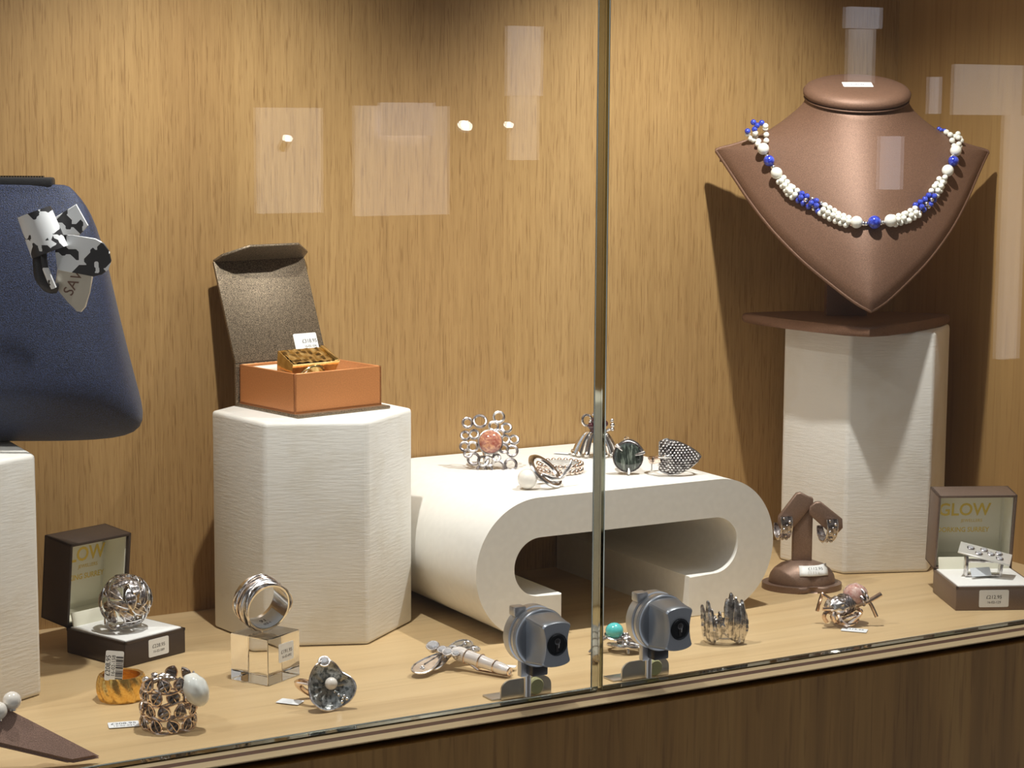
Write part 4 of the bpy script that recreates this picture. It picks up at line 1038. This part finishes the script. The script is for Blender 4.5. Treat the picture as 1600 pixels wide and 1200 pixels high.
# ---- ring in right box
def plate_ring():
    t = thing('ring', 'silver ring with flat rectangular crystal-set plate in the taupe ring box', 'ring', at(1535, 900, 0.0136))
    b = nb(); M = Matrix.Translation((1.0, 0, 12.2)) @ Matrix.Rotation(0.30, 4, 'X') @ Matrix.Rotation(0.12, 4, 'Y') @ Matrix.Rotation(-0.32, 4, 'Z')
    box(b, (0, 0, 0), (28, 13, 0.9), M, 0.2, 1); pl = obj('plate', b, mat('frosted_silver', (0.80, 0.80, 0.77), 0.4, 0.5), t)
    b = nb()
    for x, y in ((-8, 1.5), (-3.2, -2.5), (-1, 3), (3, 0.3), (7.0, 3.2), (8, -2.2)): facet(b, M @ V(x, y, 1.1), 1.7, M.to_3x3().to_4x4())
    obj('crystals', b, M_crystal, pl, sharp=4)
    b = nb()
    for x, y in ((-8, 1.5), (-3.2, -2.5), (-1, 3), (3, 0.3), (7.0, 3.2), (8, -2.2)): torus(b, 1.75, 0.35, M @ Matrix.Translation((x, y, 0.7)), 16, 6)
    obj('settings', b, M_oxid, pl)
    b = nb()
    box(b, (-9, 0, 5.8), (1.6, 5, 11.4), I4, 0.4); box(b, (9, 0, 5.8), (1.6, 5, 11.4), Matrix.Rotation(0.12, 4, 'Y'), 0.4); box(b, (0.5, -1.5, 8.8), (18, 1.2, 2.2), I4, 0.4); box(b, (0, 0, 0.9), (18, 5, 1.4), I4, 0.4)
    obj('square_shank', b, M_silver, t)
    o = sticker(t, (-2, -4.2, 3.2), (PI/2-0.6, 0, 0.3), 12, 5, [], 'price_tag', 0.5, M_paperb)
plate_ring()

# ------------------------------------------------------------------ necklace bust
B0 = V(0.7640, 0.1740, 0)
def bust():
    t = thing('necklace_bust', 'bronze leatherette necklace bust on a pointed base, on the tall plinth', 'necklace bust', V(B0.x, B0.y, BH), -YAW)
    R_ = Matrix.Rotation(YAW, 3, 'Z'); org = V(B0.x, B0.y, BH)
    # base: pointed plate
    half = [(0, -76), (12, -66), (26, -50), (40, -32), (52, -14), (60, 0), (61, 5), (55, 10), (30, 17), (0, 20)]
    poly = half+[(-x, y) for x, y in half[-2:0:-1]]
    b = nb(); prism(b, [(x, y) for x, y in poly], 0.2, 5.8, I4, 2.4, 4, side_only=True); obj('base', b, M_bronze, t, sharp=60)
    b = nb(); box(b, (-2, -6, 16), (24, 8, 24), Matrix.Rotation(0.0, 4, 'X'), 0.8); obj('post', b, M_bronze, t)
    # shield outline (right half), in (x, y, z): leaning plane
    Z1, Z0 = 101.0, 15.5; YB, YT = -2.0, -80.0
    def pl(x, z):   # point on the leaning shield plane
        s = (Z1-z)/(Z1-Z0); return V(x, YB+(YT-YB)*s**1.05, z)
    A = 78.0
    half = [(0.0, Z0), (9, Z0+5), (22, Z0+15), (36, Z0+27), (50, Z0+42), (61, Z0+57), (69, Z0+70), (74.5, Z0+79), (78.0, Z0+84.5), (78.5, Z1-0.5), (76, Z1+0.8), (66, Z1+3.5), (52, Z1+9), (40, Z1+17), (31, Z1+25)]
    NC = V(0, -12, Z1+31); tilt = math.radians(17); NX, NY = 29.0, 25.0
    MN = Matrix.Translation(NC) @ Matrix.Rotation(tilt, 4, 'X')
    def E(i):
        x, z = half[i]
        if z > Z1: return V(x, YB+0.0-2*(z-Z1)/31, z)
        return pl(x, z)
    edge = spline([E(i) for i in range(len(half))], 4)
    edge = [V(-p.x, p.y, p.z) for p in edge[::-1]][:-1]+edge
    m = len(edge); nt = 16
    top, K = [], []
    for i, p in enumerate(edge):
        s = i/(m-1); th = -PI*1.0*(1-s) ; th = PI+PI*s     # pi..2pi : front half of the neck
        npt = MN @ V(NX*math.cos(th), NY*math.sin(th), 0)
        d = p-npt; down = V(0, 0, -1); L0 = d.length
        inw = (V(0, -14, Z1-20)-p).normalized()
        f = 0.5-0.5*math.cos(2*PI*s)   # 0 at the shoulders, 1 at the tip
        P0, P3 = npt, p
        P1 = npt+(down*0.9+V(0.15*math.cos(th), -0.25*f, 0)).normalized()*L0*(0.30+0.06*f)
        P2 = p+(P1-p).normalized()*L0*0.36+V(0, -1, 0.25).normalized()*L0*0.16*(0.35+0.65*f)
        row = []
        for k in range(nt+1):
            q = k/nt; row.append((1-q)**3*P0+3*q*(1-q)**2*P1+3*q*q*(1-q)*P2+q**3*P3)
        K.append(row)
    for it in range(12):
        K2 = [[p.copy() for p in r] for r in K]
        for i in range(1, m-1):
            for k in range(1, nt-1):
                lo, hi = max(0, i-3), min(m-1, i+3); w_ = 0.9*(1-(k/nt)**4)
                av = (K2[lo][k]+K2[hi][k]+K2[i-1][k]+K2[i+1][k])/4 if lo == i-3 and hi == i+3 else (K2[i-1][k]+K2[i+1][k])/2
                K[i][k] = K2[i][k].lerp(av, w_*0.6)
    b = nb()
    rim = []
    for i, p in enumerate(edge):
        a_, c_ = edge[max(0, i-1)], edge[min(m-1, i+1)]; tg = (c_-a_).normalized()
        inw = (K[i][nt-2]-p).normalized(); nrm = inw.cross(tg).normalized()
        if nrm.y > 0: nrm = -nrm
        g = min(1.0, max(0.22, (Z1+0.7-p.z)/22)); nrm = (nrm*g+V(0, -1, 0)*(1-g)*0.25)
        if p.z > Z1+0.7:
            q = max(0.0, 1-(p.z-Z1)/24); rim.append([p+V(0, 1.4*q+0.1, -0.3), p+V(0, 3.4*q+0.2, -1.5), p+V(0, 4.6*q+0.3, -4), p+V(0, 5*q+0.4, -8)]); continue
        rim.append([p-nrm*1.6-inw*0.9, p-nrm*4.0-inw*0.3, p-nrm*5.2+inw*1.2, p-nrm*5.2+inw*7])
    rows = [[b.verts.new(v) for v in K[i]+rim[i]] for i in range(m)]
    L_ = len(rows[0])
    for i in range(m-1):
        for k in range(L_-1): b.faces.new((rows[i][k], rows[i+1][k], rows[i+1][k+1], rows[i][k+1]))
    # back: close with a fan to a spine line
    cb = [b.verts.new(V(0, YB+6, Z1-10-(Z1-40)*0.0))]
    for i in range(m-1): b.faces.new((rows[i][-1], rows[i+1][-1], cb[0]))
    nb_ = [b.verts.new(MN @ V(NX*math.cos(PI-PI*j/20), NY*0.6*math.sin(PI-PI*j/20), 0)) for j in range(1, 20)]
    ring = [rows[i][0] for i in range(m)]+nb_[::-1]
    b.faces.new(ring)
    backrow = [rows[0][0]]+nb_+[rows[-1][0]]
    for j in range(len(backrow)-1): b.faces.new((backrow[j], backrow[j+1], cb[0]))
    b.faces.new([rows[0][k] for k in range(L_)]+[cb[0]]); b.faces.new([rows[-1][k] for k in range(L_-1, -1, -1)]+[cb[0]])
    bmesh.ops.recalc_face_normals(b, faces=b.faces[:])
    # bvh in world space
    MW = Matrix.Translation(org) @ Matrix.Rotation(-YAW, 4, 'Z') @ Matrix.Scale(MM, 4)
    bb = b.copy(); bmesh.ops.transform(bb, matrix=MW, verts=bb.verts[:]); bvh = BVHTree.FromBMesh(bb); bb.free()
    body = obj('body', b, M_bronze, t, sharp=75)
    pb = nb(); tube(pb, [p+V(0, 1.2, -0.3) for p in edge[8:-8]], [0.4]*3+[1.2]*(len(edge)-22)+[0.4]*3, False, 10); obj('edge_piping', pb, M_bronze, t)
    bm2 = nb(); prof = [(0, 6.6), (20, 6.5), (26, 6.0), (29, 4.6), (30.6, 2.6), (30.4, 0.6), (29.2, -0.4), (0, -0.4)]
    lathe(bm2, prof, MN @ Matrix.Diagonal((1, NY/NX+0.06, 1, 1)), 64); obj('neck_cap', bm2, M_bronze, t, sharp=60)
    bm3 = nb(); torus(bm3, 29.6, 0.5, MN @ Matrix.Translation((0, 0, -1.2)) @ Matrix.Diagonal((1, NY/NX+0.06, 1, 1)), 64, 6); obj('neck_piping', bm3, M_bronze, t)
    eul = (MN.to_3x3()).to_euler()
    st = sticker(t, MN @ V(0, 0, 6.65), eul, 17, 9, [('£295.95', 2.4, 0, 0)], 'price_sticker', 0.6)
    return bvh
BVH = bust()
def necklace():
    t = thing('necklace', 'white and lapis blue bead necklace with twisted strands draped on the bust', 'necklace', V(B0.x, B0.y, BH), -YAW)
    last = [1.2]
    def hit(px, py, lift):
        d = ray(px, py).normalized(); loc, nrm, idx, dist = BVH.ray_cast(CAM, d)
        if loc is None: return CAM+d*(last[0]+0.0015)
        last[0] = dist
        if nrm.dot(d) > 0: nrm = -nrm
        return loc+nrm*lift*MM
    base = {}
    def bead_mesh(kind, r, s=(1, 1, 1)):
        key = (kind, r, s)
        if key not in base:
            b = nb(); ball(b, (0, 0, 0), r, s, u=18, v=12); m_ = {'w': M_bead, 'b': M_lapis, 's': M_silver_b}[kind]
            o = obj('tmp', b, m_); base[key] = o.data; bpy.data.objects.remove(o)
        return base[key]
    hit(1192, 228, 0)
    nm = {'w': 'white_bead', 'b': 'blue_bead', 's': 'silver_bead'}
    Ri = Matrix.Rotation(YAW, 3, 'Z'); org = V(B0.x, B0.y, BH)
    def put(kind, px, py, r, lift=None, name=None):
        p = hit(px, py, r if lift is None else lift)
        if p is None:
            return
        o = bpy.data.objects.new(name or nm[kind], bead_mesh(kind, r)); C.objects.link(o); o.parent = t; o.location = Ri @ (p-org)
        if r > 2.4: o['label'] = {'w': 'large white bead', 'b': 'large lapis blue bead', 's': 'silver bead'}[kind]
    # three strands each: list of px points, densely strung
    def strand(pts, r=1.7, kinds='w', off=0.0, lift=1.7):
        P = [V(x, y, 0) for x, y in pts]; L_ = sum((P[i+1]-P[i]).length for i in range(len(P)-1)); step = 2*r/0.362*0.93; s = off; i = 0; acc = 0; j = 0
        while s < L_:
            acc = 0
            for i in range(len(P)-1):
                l = (P[i+1]-P[i]).length
                if acc+l >= s:
                    q = P[i].lerp(P[i+1], (s-acc)/l); break
                acc += l
            k = kinds[j % len(kinds)]; put(k, q.x, q.y, r if k != 's' else r*0.75, lift); j += 1; s += step if k != 's' else step*0.8
    # left end loops
    for px, py in ((1177, 191), (1183, 196), (1168, 205), (1190, 192), (1179, 202)): put('b', px, py, 1.7)
    strand([(1196, 197), (1199, 210), (1199, 226)]); strand([(1180, 208), (1183, 219), (1190, 228)]); strand([(1168, 209), (1174, 218), (1186, 228)])
    put('w', 1196, 237, 3.4); put('s', 1200, 246, 1.4); put('b', 1205, 254.5, 3.2); put('s', 1210, 263, 1.6); put('w', 1217, 274, 3.4)
    def seg(a, b_, spread, kinds=('w', 'w', 'w'), r=1.65):
        a, b_ = V(*a, 0), V(*b_, 0); d = (b_-a).normalized(); n = V(-d.y, d.x, 0)
        for k, o_ in enumerate((-1, 0.1, 1)):
            strand([(a+n*o_*spread)[:2], (b_+n*o_*spread)[:2]], r, kinds[k], (k % 2)*3.5+1, (1.7, 3.4, 1.7)[k])
    seg((1222, 282), (1236, 299), 5); seg((1236, 299), (1250, 310), 6.5); seg((1251, 309), (1266, 317), 6, ('b', 'bs', 'b'), 1.7); seg((1267, 318), (1284, 326), 6.5, ('sb', 'b', 'bsb'), 1.7)
    seg((1286, 328), (1308, 341), 7); seg((1308, 341), (1328, 349), 6)
    put('w', 1339, 350.5, 3.4); put('s', 1349, 351, 1.5); put('s', 1353, 351, 1.4); put('b', 1363.5, 351, 3.7); put('s', 1374, 350, 1.5); put('s', 1377, 349, 1.4); put('w', 1387, 348, 3.5)
    seg((1394, 347), (1414, 341), 5.5); seg((1414, 341), (1432, 331), 6)
    seg((1430, 328), (1446, 318), 6.5, ('b', 'bs', 'sb'), 1.7); seg((1446, 318), (1454, 308), 5.5, ('b', 'sb', 'b'), 1.7)
    seg((1456, 304), (1466, 290), 5.5); seg((1464, 292), (1470, 280), 4.5)
    put('w', 1474.5, 270, 3.4); put('s', 1480, 262, 1.5); put('b', 1484, 255, 3.1); put('s', 1485, 247, 1.5); put('w', 1487.5, 239.5, 3.3)
    strand([(1488, 231), (1484, 220), (1480, 208), (1474, 202)]); strand([(1493, 230), (1493, 216), (1490, 206)], 1.6, 'w', 0, 3.0); strand([(1496, 232), (1500, 222), (1500, 213), (1495, 207)], 1.6, 'w', 0, 2.0)
    for px, py in ((1467, 201), (1470, 203), (1476, 204)): put('b', px, py, 1.2)
necklace()

# ------------------------------------------------------------------ locks on the glass panes
def lock(px, py, label, blab):
    p = atY(px, py, -0.0012)
    t = thing('glass_lock', label, 'lock', p, 0)
    RX = Matrix.Rotation(PI/2, 4, 'X')     # +Z of the lathe points to -Y
    b = nb(); lathe(b, [(13.0, 0), (13.2, 0.6), (13.2, 5.0), (12.6, 5.5), (12.2, 5.5), (12.2, 6.2), (12.8, 6.4), (12.8, 8.4), (12.3, 8.7), (0, 8.7)], RX, 72); 
    obj('collar', b, M_lockl, t, sharp=30)
    b = nb(); box(b, (-7.5, -3.0, 11.5), (6, 5.5, 4.4), I4, 0.8); obj('collar_tab', b, M_lockl, t)
    b = nb(); lathe(b, [(12.2, 8.7), (13.0, 9.3), (13.2, 10.4), (12.6, 11.6), (11.4, 11.9), (10.2, 11.2), (0, 10.4)], RX, 72); obj('knob_disc', b, M_lock, t, sharp=50)
    # grip: bow-tie section lofted from disc to end face
    b = nb(); rows = []
    def sect(hh, ww, waist, n=10):
        pts = []
        # right side concave bottom->top
        for k in range(n+1):
            s = -1+2*k/n; pts.append((ww*(waist+(1-waist)*s*s*0.9), s*hh*0.80))
        for k in range(1, n):
            a = PI*k/n; e_ = ww*(waist+(1-waist)*0.9); pts.append((e_*math.cos(a), hh*0.80+hh*0.22*math.sin(a)))
        for k in range(n+1):
            s = 1-2*k/n; pts.append((-ww*(waist+(1-waist)*s*s*0.9), s*hh*0.80))
        for k in range(1, n):
            a = PI+PI*k/n; e_ = ww*(waist+(1-waist)*0.9); pts.append((e_*math.cos(a), -hh*0.80+hh*0.22*math.sin(a)))
        return pts
    for y, hh, ww, wa in ((-10.2, 11.6, 9.0, 0.9), (-13, 11.3, 8.0, 0.85), (-20.5, 10.2, 7.3, 0.80), (-23.4, 9.9, 7.3, 0.78), (-24.3, 9.4, 6.8, 0.78)):
        rows.append([b.verts.new(V(x, y, z)) for x, z in sect(hh, ww, wa)])
    n = len(rows[0])
    for i in range(len(rows)-1):
        for k in range(n): b.faces.new((rows[i][k], rows[i][(k+1) % n], rows[i+1][(k+1) % n], rows[i+1][k]))
    b.faces.new(rows[-1]); b.faces.new(rows[0][::-1])
    obj('grip', b, M_lock, t, sharp=28)
    b = nb(); lathe(b, [(4.9, 24.0), (4.9, 24.7), (4.3, 24.8), (4.1, 24.4), (0, 24.4)], RX, 36); kc = obj('key_cylinder', b, M_dark, t, sharp=30)
    b = nb(); box(b, (0, -24.5, -0.6), (1.1, 0.5, 4.8)); ball(b, (0.1, -24.6, 1.4), 1.5, (1, 0.35, 1)); obj('keyhole', b, M_black, kc)
    b = nb(); box(b, (0.7, -24.75, -0.2), (0.5, 0.3, 2.2), Matrix.Rotation(0.1, 4, 'Y')); obj('key_slot_edge', b, M_steel, kc)
    b = nb(); box(b, (-1.5, -1.8, -14.5), (8.5, 3.4, 9), I4, 0.5); obj('bolt_plate', b, M_lockl, t)
    b = nb(); box(b, (0.8, -6.2, -14.6), (8.0, 6.0, 6.4), I4, 0.8); obj('bolt_housing', b, M_black, t)
    zb = -p.z*1000
    b = nb(); tube(b, [V(-1.6, -2.0, -15), V(-1.6, -2.0, zb+4.0)], 1.6, False, 16); obj('bolt', b, M_steel, t)
    # strike bracket on the shelf
    s = thing('strike_bracket', blab, 'bracket', V(p.x+0.0045, 0.0016, 0), 0)
    b = nb(); pr = [(-13, 0.3), (13, 0.3), (13.0, 4.2)]+[(13-5+5*math.cos(a), 4.2+4.6*math.sin(a)) for a in (PI/2*k/6 for k in range(1, 7))]+[(-8-5*math.sin(a), 4.2+4.6*math.cos(a)) for a in (PI/2*k/6 for k in range(0, 7))]
    prism(b, pr, 0, 1.0, Matrix(((1, 0, 0, 0), (0, 0, -1, 7.5), (0, 1, 0, 0), (0, 0, 0, 1)))); obj('plate', b, M_steel, s)
    b = nb(); box(b, (-7, 12, 0.45), (20, 9, 0.8), I4, 0.2); obj('foot', b, M_steel, s)
    b = nb(); lathe(b, [(3.9, 0), (3.9, 1.6), (3.3, 2.3), (0, 2.5)], Matrix.Translation((4.2, 6.4, 4.8)) @ RX, 28); obj('bumper', b, M_bumper, s)
lock(826, 988, 'grey key lock with knob on the left glass pane', 'steel strike bracket with yellowish bumper under the left lock')
lock(1015, 965, 'grey key lock with knob on the right glass pane', 'steel strike bracket with yellowish bumper under the right lock')

# ------------------------------------------------------------------ the street side, seen only as reflections in the panes
def mirror(px, py, Y): 
    p = atY(px, py, Y); return V(p.x, -p.y, p.z)
def ext_rect(name, x0, y0, x1, y1, Y, m, kind='structure', **k):
    a, b_ = mirror(x0, y0, Y), mirror(x1, y1, Y)
    o = obj(name, boxm(((a.x+b_.x)/2*1000, a.y*1000-10, (a.z+b_.z)/2*1000), (abs(b_.x-a.x)*1000, 20, abs(a.z-b_.z)*1000)), m); o['kind'] = kind; return o
b = boxm((2500, -3100, 1000), (14000, 60, 7000)); struct('wall_opposite', b, mat('street_wall', (0.09, 0.075, 0.065), 0.8))
E1 = emis('daylight_glow_warm', (1.0, 0.93, 0.88), 0.9); E2 = emis('daylight_glow_white', (0.98, 0.95, 1.0), 1.1)  # emission stands in for daylight on pale shapes across the way
glow_rects = [(405, 168, 505, 332, E1), (600, 160, 680, 212, E2), (560, 165, 702, 335, E1), (800, 40, 848, 150, E2), (803, 150, 842, 250, E1), (1330, 10, 1378, 45, E2), (1334, 45, 1366, 130, E1), (1500, 100, 1600, 180, E1), (1578, 180, 1592, 560, E1), (1384, 213, 1410, 296, E2), (1461, 120, 1470, 178, E2)]
for i, (a, b_, c_, d_, mm_) in enumerate(glow_rects): ext_rect('panel_%d' % (i+3), a, b_, c_, d_, 2.95 if i % 2 else 2.98, mm_)  # glowing panels added to make the pale patches reflected in the panes
E3 = emis('lamp_glow', (1.0, 0.97, 0.9), 22)
for (px, py, r_, lab) in ((728, 197, 10, 'round bright ceiling lamp across the way, largest of the reflected lamps'), (450, 217, 6, 'small bright ceiling lamp across the way, reflected at left in the pane'), (796, 196, 6, 'small bright ceiling lamp across the way, reflected right of the largest one')):
    p = mirror(px, py, 2.4); t = thing('ceiling_lamp', lab, 'lamp', p, 0, 'lamps reflected in the glass')
    rr = r_*3.4*1000/F_PX
    b = nb(); lathe(b, [(rr, -0.5), (rr*0.97, -3), (0, -3)], Matrix.Rotation(-0.9, 4, 'X') @ Matrix.Diagonal((1, 1, -1, 1)), 32); obj('lens', b, E3, t)
    b = nb(); lathe(b, [(rr*1.1, -3), (rr*1.1, 20), (0, 22)], Matrix.Rotation(-0.9, 4, 'X') @ Matrix.Translation((0, 0, -24)), 32); obj('housing', b, M_dark, t)
